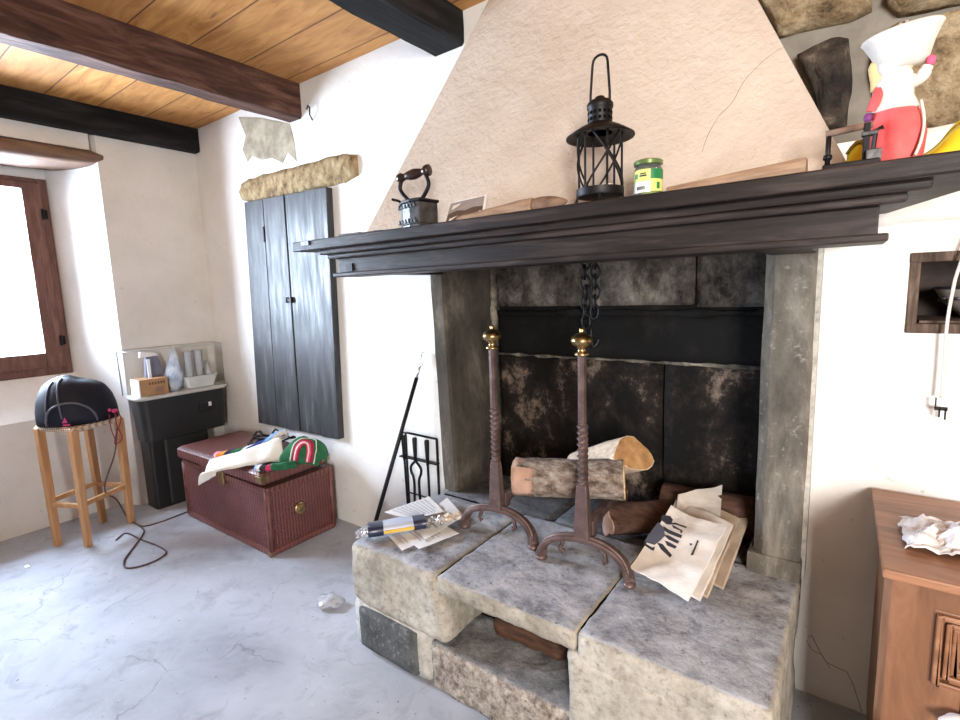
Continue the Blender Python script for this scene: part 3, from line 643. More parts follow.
# pot chain hanging in the flue
ch = thing('pot_chain', (-.95, 2.08, 1.6), 'black iron pot chain hanging inside the sooty firebox', 'chain')
z = 1.60; i = 0
while z > 1.24:
    MB().torus((-.955+.004*math.sin(i*2), 2.08, z), .020, .0055, (0, 1, 0) if i % 2 else (1, .25, 0), 1.55, (0, 0, 1), 14, 6).build('link', M['iron'], ch, smooth=True); z -= .043; i += 1
z = 1.60; i = 0
while z > 1.30:
    MB().torus((-.905-.02*max(0, (1.45-z)), 2.07, z), .020, .0055, (1, .3, 0) if i % 2 else (.1, 1, 0), 1.55, (0, 0, 1), 14, 6).build('link', M['iron'], ch, smooth=True); z -= .043; i += 1
MB().tube(smooth_path([(-.925, 2.075, 1.27), (-.92, 2.07, 1.22), (-.905, 2.065, 1.19), (-.885, 2.06, 1.21), (-.885, 2.06, 1.225)]), .006, 8).build('hook', M['iron'], ch, smooth=True)

# andirons
def andiron(x, y, label):
    a = thing('andiron', (x, y, HZ), label, 'andiron', 'wrought iron andirons')
    W = .165; z0 = HZ+.004
    # arched foot: ribbed strap
    pts = [V((x-W*math.cos(t), y-.01*math.sin(t*2), z0+.125*math.sin(t)**.8)) for t in [PI*i/24 for i in range(25)]]
    MB().bar(pts, .040, .020, (0, 1, 0) if False else (0, 0, 1)).build('foot', M['iron_rust'], a, bevel=.006)
    MB().tube([p+V((0, -.006, .012)) for p in pts[1:-1]], .008, 8).build('foot_rib', M['iron_rust'], a, smooth=True)
    for s in (-1, 1):
        MB().tube([V((x+s*.075, y, z0+.105)), V((x+s*.08, y, z0+.085)), V((x+s*.088, y-.003, z0+.066)), V((x+s*.078, y-.006, z0+.058)), V((x+s*.070, y-.006, z0+.067))], [.009, .008, .007, .006, .005], 8).build('scroll', M['iron_rust'], a, smooth=True)
        MB().ball((x+s*W, y, z0+.012), .021, .024, .014).build('toe', M['iron_rust'], a, smooth=True)
    # tapered flat base of the shaft
    m = MB(); zz = [(.605, .028, .026), (.64, .026, .024), (.76, .020, .02), (.79, .016, .016)]
    m.loft([[V((x+sx*w, y+sy*d*.7, z)) for sx, sy in ((-1, -1), (1, -1), (1, 1), (-1, 1))] for z, w, d in [(HZ+.118, .027, .026)]+zz]).build('shaft_base', M['iron_rust'], a, bevel=.003)
    # twisted square bar, then plain bar
    rings = []
    for i in range(61):
        t = i/60; z = .785+t*.215; an = t*2*PI*2.6; w = .0165
        rings.append([V((x+w*math.cos(an+k*PI/4)*(1.18 if k % 2 else .82), y+w*math.sin(an+k*PI/4)*(1.18 if k % 2 else .82), z)) for k in range(8)])
    MB().loft(rings).build('twisted_shaft', M['iron_rust'], a)
    rings = []
    for i in range(9):
        z = .998+i/8*.245; rings.append([V((x+.0135*math.cos(k*PI/4)*(1.12 if k % 2 else .93), y+.0135*math.sin(k*PI/4)*(1.12 if k % 2 else .93), z)) for k in range(8)])
    MB().loft(rings).build('upper_shaft', M['iron_rust'], a)
    MB().lathe([(.001, 1.240), (.024, 1.240), (.025, 1.246), (.015, 1.252), (.013, 1.262), (.018, 1.268), (.032, 1.277), (.0365, 1.287), (.0365, 1.291), (.031, 1.302), (.019, 1.311), (.008, 1.315), (.0075, 1.321), (.0085, 1.325), (.004, 1.331), (.0005, 1.332)], (x, y, -.012), 28).build('finial', M['brass'], a, smooth=True)
    # log bar running back, with its rear leg
    MB().bar([(x, y+.015, HZ+.135), (x-.01, y+.12, HZ+.15), (x-.02, y+.30, HZ+.155), (x-.03, y+.5, HZ+.155)], .03, .03).build('log_bar', M['iron_rust'], a, bevel=.004)
    MB().bar([(x-.03, y+.49, HZ+.16), (x-.03, y+.49, HZ+.002)], .03, .03, (0, 1, 0)).build('rear_leg', M['iron_rust'], a, bevel=.004)
    MB().box(x+.005, x+.03, y+.02, y+.055, HZ+.13, HZ+.19).build('stop', M['iron_rust'], a, bevel=.003)
andiron(-1.105, 1.575, 'left brown wrought-iron andiron with brass knob, nearer the papers')
andiron(-.715, 1.53, 'right brown wrought-iron andiron with brass knob, before the logs')

# logs
def log(name, a, b, r, label, bark, end, prof=None, amp=.10, seed=0):
    a, b = V(a), V(b); L = b-a; d = L.normalized(); up = V((0, 0, 1)); s_ = d.cross(up).normalized(); u_ = s_.cross(d)
    n = 26; rings = []; N = 14
    for i in range(N+1):
        t = i/N; c = a+L*t; ring = []
        for k in range(n):
            th = 2*PI*k/n; rr = r*(prof(th) if prof else 1)*(1+amp*noise.noise(V((math.cos(th)*1.6+seed, math.sin(th)*1.6, t*3)))+.04*noise.noise(V((math.cos(th)*6+seed, math.sin(th)*6, t*14))))
            ring.append(c+(s_*math.cos(th)+u_*math.sin(th))*rr)
        rings.append(ring)
    lo = tag(MB().loft(rings, True).build(name, bark, smooth='auto'), label, 'log')
    for c, ring, sg in ((a, rings[0], -1), (b, rings[-1], 1)):
        m = MB(); m.loft([[p+(c-p)*.03+d*sg*(-.002) for p in ring], [p+(c-p)*.05+d*sg*.004 for p in ring], [p+(c-p)*.6+d*sg*.005 for p in ring]]); m.build('cut_end', end, lo, smooth='auto')
    return lo
l1 = log('firewood_log', (-1.065, 1.655, .702), (-.672, 1.80, .722), .074, 'bark-covered log lying across the andirons in front', M['bark'], M['cut'], None, .12, 3)
# reddish bare patch at the left end of the front log
m = MB(); rings = []
for i in range(6):
    t = i/5; s = t*(.12-.03*math.sin(t*9)); x = -1.066+s*.937; yc_ = 1.655+s*.346; ring = []
    for k in range(12):
        th = -PI*.25+PI*1.1*k/11; rr = .079*(1+.08*noise.noise(V((x*20, th, 0))))*(1-.12*t)
        ring.append(V((x+.346*math.cos(th)*rr, yc_-.937*math.cos(th)*rr, .702+math.sin(th)*rr)))
    rings.append(ring)
m.loft(rings, False, False); 
pl_ = m.build('bare_patch', M['pink_wood'], l1, smooth=True); sm = pl_.modifiers.new('thickness', 'SOLIDIFY'); sm.thickness = .006
def wedge(th):
    # flat split faces on the upper left, round bark to the right
    a = (th+.6) % (2*PI)
    return .62+.38*max(0, math.cos(a*1.5-.2))**2
log('firewood_log', (-.97, 2.03, .645), (-.675, 1.885, .805), .108, 'split pale log leaning behind the front log, sawn end facing out', M['split'], M['end_orange'], wedge, .08, 8)
log('firewood_log', (-.735, 1.80, .535), (-.50, 2.02, .53), .072, 'short log on the hearth under the right andiron bar, pinkish cut end', M['dark_log'], M['pink_wood'], lambda th: .8+.2*math.cos(th*3), .12, 12)
log('firewood_log', (-.60, 2.06, .545), (-.27, 2.09, .55), .082, 'dark brown log at the back behind the newspapers', M['dark_log'], M['dark_log'], None, .15, 17)


# ================================================================== THINGS ON THE HEARTH
def quad(corners, amp=.004, fq=9, seed=0, curl=0):
    a, b, c, d = [V(p) for p in corners]           # a-b front edge, d-c back edge
    def fn(u, v):
        p = (a*(1-u)+b*u)*(1-v)+(d*(1-u)+c*u)*v
        p.z += amp*(noise.noise(V((p.x*fq+seed, p.y*fq, seed)))+.45*noise.noise(V((p.x*fq*2.6+seed, p.y*fq*2.6, seed)))+1)*.7+curl*(abs(u-.5)*2)**3*v
        return p
    return fn
papers = []
def newspaper(px, zf, zb, mat, label, th, seed, amp=.013, curl=0):
    c = [at(*px[0], 2, zf), at(*px[1], 2, zf), at(*px[2], 2, zb), at(*px[3], 2, zb)]
    o = MB().sheet(quad(c, amp, 9, seed, curl), 16, 20, th).build('newspaper', mat, smooth='auto')
    tag(o, label, 'newspaper', 'newspapers piled in the firebox'); return o, c
newspaper([(668, 560), (723, 592), (750, 517), (696, 488)], HZ+.010, .575, M['news_brown'], 'yellowed newspaper lowest in the firebox pile, sticking out right', .012, 4)
newspaper([(655, 565), (707, 600), (739, 522), (690, 496)], HZ+.026, .592, M['news_brown'], 'yellowed newspaper under the grey one, middle of the firebox pile', .010, 7)
newspaper([(672, 540), (718, 560), (722, 488), (678, 496)], .535, .640, M['news'], 'newspaper standing highest at the back of the firebox pile', .006, 9)
newspaper([(645, 575), (700, 603), (733, 528), (676, 503)], HZ+.040, .606, M['news'], 'newspaper directly under the top one with the black print', .010, 12)
npr, nc = newspaper([(630, 571), (688, 605), (727, 532), (671, 513)], HZ+.052, .625, M['news'], 'top newspaper of the firebox pile with bold black print', .006, 15, .016, .012)
# its bold black print: strokes lying on the sheet
nfn = quad(nc, .016, 9, 15, .012)
def uvof(px, py):
    """position on the top sheet of a printed corner"""
    a, b, c, d = nc; nrm = (b-a).cross(d-a); r_ = at(px, py, 1, 1.0)-EYE
    t = (a-EYE).dot(nrm)/r_.dot(nrm); p = EYE+r_*t-a
    e1, e2 = b-a, d-a; g11, g12, g22 = e1.dot(e1), e1.dot(e2), e2.dot(e2); h1, h2 = p.dot(e1), p.dot(e2); D = g11*g22-g12*g12
    return (h1*g22-h2*g12)/D, (h2*g11-h1*g12)/D
def print_poly(m, pix):
    # pix are corners in a crop 12x of the sheet region starting at (636, 508)
    uv = [uvof(636+x/12, 508+y/12) for x, y in pix]; cu = sum(u for u, v in uv)/len(uv); cv = sum(v for u, v in uv)/len(uv)
    up = (nc[1]-nc[0]).cross(nc[3]-nc[0]).normalized(); up = up if up.z > 0 else -up
    P = [nfn(u, v)+up*.0038 for u, v in uv]; m.loft([P, [p+up*.0012 for p in P]])
m = MB()
for st in [[(320, 165), (415, 165), (445, 200), (420, 265), (370, 255), (300, 215)], [(420, 240), (480, 250), (612, 300), (600, 315), (480, 275), (430, 262)], [(430, 270), (470, 300), (560, 345), (552, 380), (530, 370), (540, 350), (450, 315)],
           [(330, 275), (400, 330), (555, 410), (540, 440), (400, 375), (340, 330)], [(340, 390), (390, 395), (520, 470), (500, 495), (390, 440)], [(345, 455), (390, 465), (490, 525), (470, 545), (375, 500)],
           [(255, 480), (320, 490), (435, 605), (410, 628), (300, 540)], [(105, 480), (200, 525), (230, 520), (215, 558), (180, 545), (95, 495)]]: print_poly(m, st)
m.build('bold_print', M['ink'], npr)
m = MB(); print_poly(m, [(270, 240), (330, 290), (350, 390), (300, 450), (225, 500), (105, 465), (160, 380)]); m.build('printed_picture', plain('dark_grey_print', (.085, .085, .11), .7), npr)
m = MB()
for st in [[(650, 510), (672, 512), (675, 528), (655, 530)], [(740, 490), (755, 500), (690, 640), (660, 640), (700, 570)]]: print_poly(m, st)
m.build('small_print', M['ink'], npr)

# loose papers at the left end of the hearth
def paper(px, z, label, seed, zc=None, mat='paper'):
    zs = zc or [z]*4
    c = [at(*p, 2, q) for p, q in zip(px, zs)]
    fn = quad(c, .004, 12, seed); o = MB().sheet(fn, 12, 12, .0015).build('paper_sheet', M[mat], smooth='auto')
    tag(o, label, 'paper', 'loose papers on the hearth'); return o, fn
def lines(o, fn, n, u0, u1, v0, v1, mat='grey_ink'):
    m = MB()
    for i in range(n):
        v = v0+(v1-v0)*(i+.5)/n; w = (v1-v0)/n*.28; a, b = u0, u1-(.25*random.random())
        P = [V(fn(u, vv))+V((0, 0, .0018)) for u, vv in ((a, v-w), (b, v-w), (b, v+w), (a, v+w))]; m.loft([P, [p+V((0, 0, .0006)) for p in P]])
    m.build('print_lines', M[mat], o)
o, fn = paper([(376, 523), (402, 551), (432, 538), (402, 517)], HZ+.006, 'white sheet lowest, its corner towards the hearth front', 1); lines(o, fn, 7, .1, .9, .1, .5)
o, fn = paper([(391, 526), (419, 550), (459, 534), (437, 521)], HZ+.012, 'white sheet with a dark stain, right of the lowest sheet', 2); lines(o, fn, 6, .1, .9, .15, .7)
o, fn = paper([(412, 526), (425, 540), (464, 517), (447, 498)], HZ+.020, 'white sheet reaching farthest right towards the left andiron', 3); lines(o, fn, 6, .15, .9, .2, .8)
o, fn = paper([(384, 513), (412, 520), (444, 512), (429, 497)], HZ+.030, 'printed white sheet on top at the back of the papers', 4, [HZ+.03, HZ+.034, HZ+.03, HZ+.026]); lines(o, fn, 9, .08, .95, .1, .9)
# navy packet with a pale label and a yellow stripe
pk = thing('packet', (-1.52, 1.40, HZ+.03), 'navy plastic packet with yellow stripe lying on the papers', 'packet')
a, b = at(368, 530, 2, HZ+.04), at(425, 521, 2, HZ+.045)
d = (b-a).normalized(); s_ = V((0, 0, 1)).cross(d).normalized()
def pk_seg(t0, t1, hw, hh, mat, nm, off=0):
    rings = []
    for i in range(9):
        t = t0+(t1-t0)*i/8; c = a+(b-a)*t; k = 1+.05*noise.noise(c*30)
        rings.append([c+s_*hw*k*math.copysign(abs(math.cos(q))**.6, math.cos(q))+V((0, 0, hh*k*math.copysign(abs(math.sin(q))**.7, math.sin(q))+off)) for q in [2*PI*j/16 for j in range(16)]])
    MB().loft(rings).build(nm, mat, pk, smooth='auto')
pk_seg(0, .26, .042, .022, M['navy_plastic'], 'wrapper'); pk_seg(.25, .80, .040, .0215, M['sky_plastic'], 'label'); pk_seg(.78, 1.0, .042, .022, M['navy_plastic'], 'wrapper')
c = lerp(a, b, .27)-s_*.0385; c2 = lerp(a, b, .79)-s_*.0385
MB().bar([c+V((0, 0, -.002)), c2+V((0, 0, -.002))], .012, .012).build('stripe', M['yellow_print'], pk, bevel=.002)
MB().sheet(lambda u, v: a-d*.05*u+s_*(v-.5)*.09*(1-.2*u)+V((0, 0, .012*noise.noise(V((u*6, v*6, 2)))-.012*u)), 8, 10, .001).build('clear_wrap', M['film'], pk)
MB().sheet(lambda u, v: b+d*.075*u+s_*(v-.5)*.085+V((0, 0, .016*noise.noise(V((u*5, v*6, 9)))-.008)), 8, 10, .001).build('clear_wrap', M['film'], pk)
p1 = lerp(a, b, 1.5)+V((0, 0, .0)); MB().sheet(lambda u, v: p1+d*(u-.5)*.09+s_*(v-.5)*.07+V((0, 0, .015*noise.noise(V((u*4, v*5, 1))))), 8, 8, .001).build('label_flap', M['leather'], pk)

# fire tools on a small rack left of the hearth
rk = thing('tool_rack', (-1.83, 1.90, 0), 'black iron fire-tool rack standing by the left pillar', 'rack')
zt, zm, zb_ = at(405, 433, 1, 1.9).z, at(403, 456, 1, 1.9).z, at(408, 492, 1, 1.9).z
xa, xb = at(404, 440, 1, 1.9).x, -1.70
MB().tube([(xa-.015, 1.9, zt-.03), (xa-.01, 1.9, zt), (xa+.03, 1.9, zt+.004), (xb, 1.9, zt+.0)], .006, 8).build('top_rail', M['iron'], rk, smooth=True)
MB().bar([(xa-.03, 1.9, zm), (xb, 1.9, zm-.0)], .03, .006).build('middle_rail', M['iron'], rk)
MB().tube([(xa, 1.9, zb_), (xb, 1.9, zb_)], .004, 8).build('bottom_rail', M['iron'], rk)
MB().tube([(xb, 1.9, .01), (xb, 1.9, zt)], .007, 8).box(xb-.08, xb+.01, 1.84, 1.96, .0, .012).build('upright', M['iron'], rk)
MB().tube([(xa-.0, 1.915, .012), (xa, 1.915, zt-.01)], .006, 8).box(xa-.04, xa+.04, 1.85, 1.96, 0, .012).build('upright', M['iron'], rk)
def tool(px, kind, label):
    x = at(px, 450, 1, 1.88).x; t = thing(kind, (x, 1.88, zm), label, 'fire tool', 'fire tools on the rack')
    MB().tube([(x, 1.88, zm-.01), (x, 1.88, zm+.03), (x, 1.88, zm+.115), (x, 1.88, zm+.125)], [.008, .010, .013, .011], 10).build('handle', M['iron'], t, smooth=True)
    return t, x
t, x = tool(404, 'poker', 'fire poker hanging leftmost on the iron rack'); MB().tube([(x, 1.88, zm), (x+.012, 1.88, .10)], .0065, 8).build('rod', M['iron'], t)
t, x = tool(415, 'tongs', 'fire tongs with bowed arms in the middle of the rack')
for s in (-1, 1):
    MB().tube(smooth_path([(x+s*.004, 1.88, zm-.005), (x+s*.034, 1.88, zm-.035), (x+s*.036, 1.88, zm-.065), (x+s*.018, 1.88, zm-.115), (x+s*.022, 1.88, zm-.25), (x+s*.03, 1.88, .12)]), .007, 8).build('arm', M['iron'], t, smooth=True)
t, x = tool(427, 'shovel', 'fire shovel hanging rightmost on the rack beside the pillar'); MB().tube([(x, 1.88, zm), (x+.004, 1.88, .25)], .0065, 8).build('rod', M['iron'], t); MB().box(x-.035, x+.045, 1.872, 1.884, .12, .25).build('blade', M['iron'], t, bevel=.004)
# long toasting fork leaning on the wall
fk = thing('long_fork', (-2.14, 1.80, 0), 'long dark-handled iron fork leaning on the white wall', 'fork')
f0 = V((-2.12, 1.74, .012)); f1 = at(424, 352, 1, 1.945)
MB().tube([f0, lerp(f0, f1, .30), lerp(f0, f1, .88)], [.012, .0115, .010], 10).build('handle', M['iron'], fk, smooth=True)
MB().tube([lerp(f0, f1, .875), lerp(f0, f1, .935)], .006, 8).build('neck', M['steel'], fk, smooth=True)
q = lerp(f0, f1, .935); dd = (f1-f0).normalized(); sd = V((1, -.2, -.3)).normalized()
for s in (-1, 0, 1): MB().tube(smooth_path([q, q+dd*.014+sd*s*.013, q+dd*.075+sd*s*.011]), .0035, 6).build('tine', M['steel'], fk, smooth=True)

# ================================================================== THINGS ON THE MANTEL
Zs = ST+.003
# slate chips at the left end
for k, (pa, pb, h, lab) in enumerate([(341, 362, .012, 'thin dark chip lying at the far left end of the mantel'), (360, 384, .008, 'thin flat chip beside the charcoal iron on the mantel')]):
    a, b = at(pa, 232, 1, 1.36), at(pb, 230, 1, 1.36); m = MB(); m.rbox(a.x, b.x, 1.345, 1.40, Zs, Zs+h, .004, .015, .004, 40); tag(m.build('slate_chip', M['slate'], smooth='auto'), lab, 'chip')
# charcoal iron
A = at(420, 228, 1, 1.345); A = V((A.x, A.y, Zs)); Bk = A+V((.010, .088, 0)); dn = V((-.985, .17, 0)).normalized(); nose = (A+Bk)/2+dn*.165
def iron_plan(k=1.0):
    c = (A+Bk)/2+dn*.07; sd_ = (Bk-A)*.1; pl = [A, A+dn*.045-sd_, A+dn*.09-sd_*.5, A+dn*.13+sd_*1.8, nose, Bk+dn*.13-sd_*1.8, Bk+dn*.09+sd_*.5, Bk+dn*.045+sd_, Bk]
    return [((p.x-c.x)*k+c.x, (p.y-c.y)*k+c.y) for p in pl]
ir = thing('charcoal_iron', ((A.x+nose.x)/2, (A.y+nose.y)/2, Zs), 'old black charcoal flat iron with wooden grip on the mantel', 'iron')
MB().prism(iron_plan(1.03), Zs, Zs+.012).build('sole_plate', M['iron_worn'], ir, bevel=.003)
MB().prism(iron_plan(), Zs+.012, Zs+.088).build('body', M['iron_worn'], ir, bevel=.004)
MB().prism(iron_plan(1.08), Zs+.088, Zs+.098).build('lid', M['iron'], ir, bevel=.003)
for row, zz in ((0, Zs+.016), (1, Zs+.068)):
    m = MB()
    for i in range(6):
        t = (i+.5)/6; p = lerp(A-(Bk-A)*.06, A+dn*.125+(Bk-A)*.10, t)+V((0, -.008, 0)); r_ = dn*.0065
        o = V((-.4, -.9, 0)).normalized()*.004
        m.loft([[V((p.x, p.y, zz))-r_, V((p.x, p.y, zz))+r_, V((p.x, p.y, zz+.016))], [V((p.x, p.y, zz))-r_+o, V((p.x, p.y, zz))+r_+o, V((p.x, p.y, zz+.016))+o]])
    m.build('vent_row', M['iron'], ir)

cI = (A+Bk)/2+dn*.075; hd = V((.95, .1, 0)).normalized()
h0, h1 = cI+hd*-.055, cI+hd*.050
for e, k in ((h0, -1), (h1, 1)):
    MB().tube(smooth_path([cI+hd*k*.018+V((0, 0, .097)), cI+hd*k*.04+V((0, 0, .115)), e+hd*k*.012+V((0, 0, .15)), e+V((0, 0, .188))]), .0075, 8).build('bracket', M['iron'], ir, smooth=True)
gz = Zs+.192-ST+ST
G0, G1 = V((h0.x, h0.y, Zs+.188))-hd*.02, V((h1.x, h1.y, Zs+.200))+hd*.02
MB().tube([lerp(G0, G1, t) for t in (0, .02, .12, .2, .24, .3, .4, .5, .6, .7, .76, .8, .88, .98, 1)], [.008, .015, .017, .012, .011, .014, .0175, .019, .0175, .014, .011, .012, .02, .02, .012], 16).build('grip', plain('dark_turned_wood', (.03, .015, .012), .28), ir, smooth=True)
MB().tube([(nose.x+.01, nose.y, Zs+.098), (nose.x, nose.y-.01, Zs+.112), (nose.x-.025, nose.y-.02, Zs+.120)], .005, 8).build('catch', M['iron'], ir)
# postcard leaning on the hood
pc = [at(443, 222, 1, 1.40), at(483, 214, 1, 1.42), at(487.5, 194, 1, 1.50), at(449, 203, 1, 1.50)]
pc[0].z = pc[1].z = Zs+.001
po = MB().sheet(lambda u, v: (pc[0]*(1-u)+pc[1]*u)*(1-v)+(pc[3]*(1-u)+pc[2]*u)*v, 2, 2, .002).build('postcard', M['paper'])
tag(po, 'small white-bordered picture card leaning on the hood', 'card')
pn = (pc[1]-pc[0]).cross(pc[3]-pc[0]).normalized()
def cardpt(u, v, o): return (pc[0]*(1-u)+pc[1]*u)*(1-v)+(pc[3]*(1-u)+pc[2]*u)*v+pn*o
sg = 1 if pn.dot(EYE-pc[0]) > 0 else -1
m = MB(); q = [(.06, .05), (.94, .05), (.94, .56), (.7, .6), (.5, .5), (.3, .56), (.06, .44)]; m.loft([[cardpt(u, v, .0012*sg) for u, v in q], [cardpt(u, v, .002*sg) for u, v in q]]); m.build('picture_ground', M['photo_grey'], po)
m = MB(); q = [(.06, .45), (.3, .57), (.5, .51), (.7, .61), (.94, .57), (.94, .93), (.06, .93)]; m.loft([[cardpt(u, v, .0012*sg) for u, v in q], [cardpt(u, v, .002*sg) for u, v in q]]); m.build('picture_sky', plain('grey_picture_sky', (.36, .34, .36), .4), po)
# carved wooden scoop
a, b = at(457, 214, 1, 1.40), at(566, 203, 1, 1.39)
sc = thing('wooden_scoop', ((a.x+b.x)/2, 1.40, Zs), 'pale wooden scoop with dark rounded end lying on the mantel', 'scoop')
def scoop_ring(t):
    w = .028*min(1, .5+t*6)*(1-.25*t); h = .012+.012*min(1, t*1.6); c = lerp((a.x, 1.405, Zs), (b.x, 1.40, Zs), t)
    return [c+V((0, w*math.cos(k), h+h*math.sin(k)*1.0+.003*noise.noise(V((t*9, k, 3))))) for k in [2*PI*j/14 for j in range(14)]]
MB().loft([scoop_ring(t) for t in (0, .01, .04, .1, .2, .3, .4, .5, .6, .68, .72)]).build('blade', M['tan_wood'], sc, smooth=True)
def knob_ring(t):
    k_ = math.sin(PI*min(1, .25+t*.75))**.6; c = lerp((a.x+(b.x-a.x)*.70, 1.405, Zs), (b.x, 1.40, Zs), t)
    return [c+V((0, .026*k_*math.cos(k), .024+.024*k_*math.sin(k))) for k in [2*PI*j/14 for j in range(14)]]
MB().loft([knob_ring(t) for t in (0, .15, .3, .5, .7, .85, .95, .995)]).build('end', M['lintel_wood'], sc, smooth=True)
# lantern
L = at(600, 198, 1, 1.41); lx, ly = L.x, 1.41
la = thing('lantern', (lx, ly, Zs), 'black metal candle lantern with wide brim and wire loop handle', 'lantern')
R = .060
MB().lathe([(.001, Zs+.024), (R+.004, Zs+.024), (R+.006, Zs+.028), (R+.006, Zs+.046), (R+.002, Zs+.046), (R, Zs+.030), (.001, Zs+.030)], (lx, ly, 0), 28, False).build('base_tray', M['iron'], la, smooth='auto')
for i in range(4):
    an = .4+i*PI/2; c, s = math.cos(an), math.sin(an); MB().tube([(lx+R*c, ly+R*s, Zs+.028), (lx+(R+.008)*c, ly+(R+.008)*s, Zs+.010), (lx+(R+.014)*c, ly+(R+.014)*s, Zs+.003)], .004, 6).build('foot', M['iron'], la)
zb0, zb1 = Zs+.04, Zs+.195
for i in range(6):
    an = .2+i*PI/3; MB().tube([(lx+R*math.cos(an), ly+R*math.sin(an), zb0), (lx+R*math.cos(an), ly+R*math.sin(an), zb1)], .0035, 6).build('upright_wire', M['iron'], la)
for sg_ in (-1, 1):
    for i in range(3):
        an = .2+i*2*PI/3; pts = [(lx+R*1.03*math.cos(an+sg_*t*PI*.55), ly+R*1.03*math.sin(an+sg_*t*PI*.55), zb0+(zb1-zb0)*t) for t in [k/10 for k in range(11)]]; MB().tube(pts, .003, 6).build('cross_wire', M['iron'], la, smooth=True)
MB().lathe([(.034, Zs+.196), (.088, Zs+.186), (.094, Zs+.183), (.094, Zs+.187), (.060, Zs+.208), (.036, Zs+.220), (.032, Zs+.222), (.030, Zs+.218)], (lx, ly, 0), 36, False).build('brim', M['iron'], la, smooth=True)
MB().lathe([(.033, Zs+.216), (.033, Zs+.258), (.036, Zs+.262), (.036, Zs+.272), (.030, Zs+.280), (.016, Zs+.286), (.012, Zs+.292), (.001, Zs+.296)], (lx, ly, 0), 28, False).build('chimney', M['iron'], la, smooth='auto')
m = MB()
for i in range(16):
    for r_ in range(2):
        an = 2*PI*i/16+r_*.0; c, s = math.cos(an), math.sin(an); p = V((lx+.0335*c, ly+.0335*s, Zs+.231+.016*r_)); tg = V((-s, c, 0))*.0038; o = V((c, s, 0))*.0006
        q = [p-tg-V((0, 0, .004)), p+tg-V((0, 0, .004)), p+tg+V((0, 0, .004)), p-tg+V((0, 0, .004))]; m.loft([q, [v_+o for v_ in q]])
m.build('punched_holes', plain('hole_black', (.004, .004, .004), .9, 0, .05), la)
MB().tube([(lx-.028, ly, Zs+.262), (lx-.028, ly, Zs+.30), (lx-.022, ly, Zs+.378)]+[V((lx+.0-.021*math.cos(t), ly, Zs+.383+.018*math.sin(t))) for t in [PI*k/8 for k in range(9)]]+[(lx+.022, ly, Zs+.378), (lx+.028, ly, Zs+.30), (lx+.028, ly, Zs+.262)], .0036, 8).build('handle', M['iron'], la, smooth=True)
MB().lathe([(.001, Zs+.031), (.018, Zs+.031), (.018, Zs+.055), (.001, Zs+.056)], (lx+.02, ly, 0), 16, False).build('candle', M['candle'], la, smooth='auto')
# jar
J = at(648, 190, 1, 1.40); jx, jy, jr = J.x, 1.40, .036
ja = thing('jar', (jx, jy, Zs), 'small glass jar with green and yellow label beside the lantern', 'jar')
MB().lathe([(.001, Zs), (jr-.004, Zs), (jr, Zs+.005), (jr, Zs+.072), (jr-.005, Zs+.082), (jr-.005, Zs+.088)], (jx, jy, 0), 28, False).build('glass_body', M['jar_glass'], ja, smooth=True)
MB().lathe([(.001, Zs+.002), (jr-.003, Zs+.004), (jr-.003, Zs+.07), (.001, Zs+.07)], (jx, jy, 0), 24, False).build('contents', plain('olive_contents', (.35, .36, .12), .6), ja, smooth='auto')
def lab(a0, a1, z0, z1, mat, nm, o=.0008): MB().loft([[V((jx+(jr+k)*math.cos(a0+(a1-a0)*i/12), jy+(jr+k)*math.sin(a0+(a1-a0)*i/12), z)) for k, z in ((o, z0), (o+.0006, z0), (o+.0006, z1), (o, z1))] for i in range(13)]).build(nm, mat, ja, smooth='auto')
f_ = math.atan2(-jy, -jx)   # towards the room
lab(f_-1.5, f_+.15, Zs+.012, Zs+.040, M['jar_white'], 'label'); lab(f_-1.5, f_+.15, Zs+.040, Zs+.070, M['jar_lime'], 'label')
lab(f_+.17, f_+1.5, Zs+.045, Zs+.070, M['jar_green'], 'label'); lab(f_+.17, f_+1.5, Zs+.014, Zs+.045, M['jar_lime'], 'label')
lab(f_-1.0, f_-.75, Zs+.048, Zs+.060, M['jar_green'], 'label_mark', .0016); lab(f_-.6, f_-.1, Zs+.052, Zs+.056, M['ink'], 'label_mark', .0016); lab(f_-.55, f_-.15, Zs+.058, Zs+.061, M['ink'], 'label_mark', .0016)
for i in range(9): lab(f_-.8+i*.07, f_-.765+i*.07, Zs+.019, Zs+.028, M['ink'], 'barcode_bar', .0016)
lab(f_+.6, f_+.85, Zs+.020, Zs+.036, M['jar_green'], 'label_mark', .0016)
MB().lathe([(jr-.006, Zs+.084), (jr+.001, Zs+.085), (jr+.001, Zs+.094), (jr-.003, Zs+.097), (.001, Zs+.097)], (jx, jy, 0), 28, False).build('lid', M['jar_lid'], ja, smooth='auto')
# stick of wood
a, b = at(667, 188, 1, 1.40), at(807, 168, 1, 1.41)
m = MB(); rings = []
for i in range(13):
    t = i/12; c = V((a.x+(b.x-a.x)*t, 1.405, 0)); h = .022+.022*t; w = .018+.010*t
    rings.append([c+V((.003*noise.noise(V((t*6, k, 1))), (x_*w)+.002*noise.noise(V((t*7, k, 4))), Zs+max(0, z_*h+.002*noise.noise(V((t*8, k, 2))))*1.0)) for k, (x_, z_) in enumerate([(-1, 0), (1, 0), (1, .6), (.6, 1), (-.6, 1), (-1, .6)])])
tag(m.loft(rings).build('wooden_stick', M['tan_wood'], bevel=.002), 'squared brown wooden stick lying on the mantel right of the jar', 'stick')
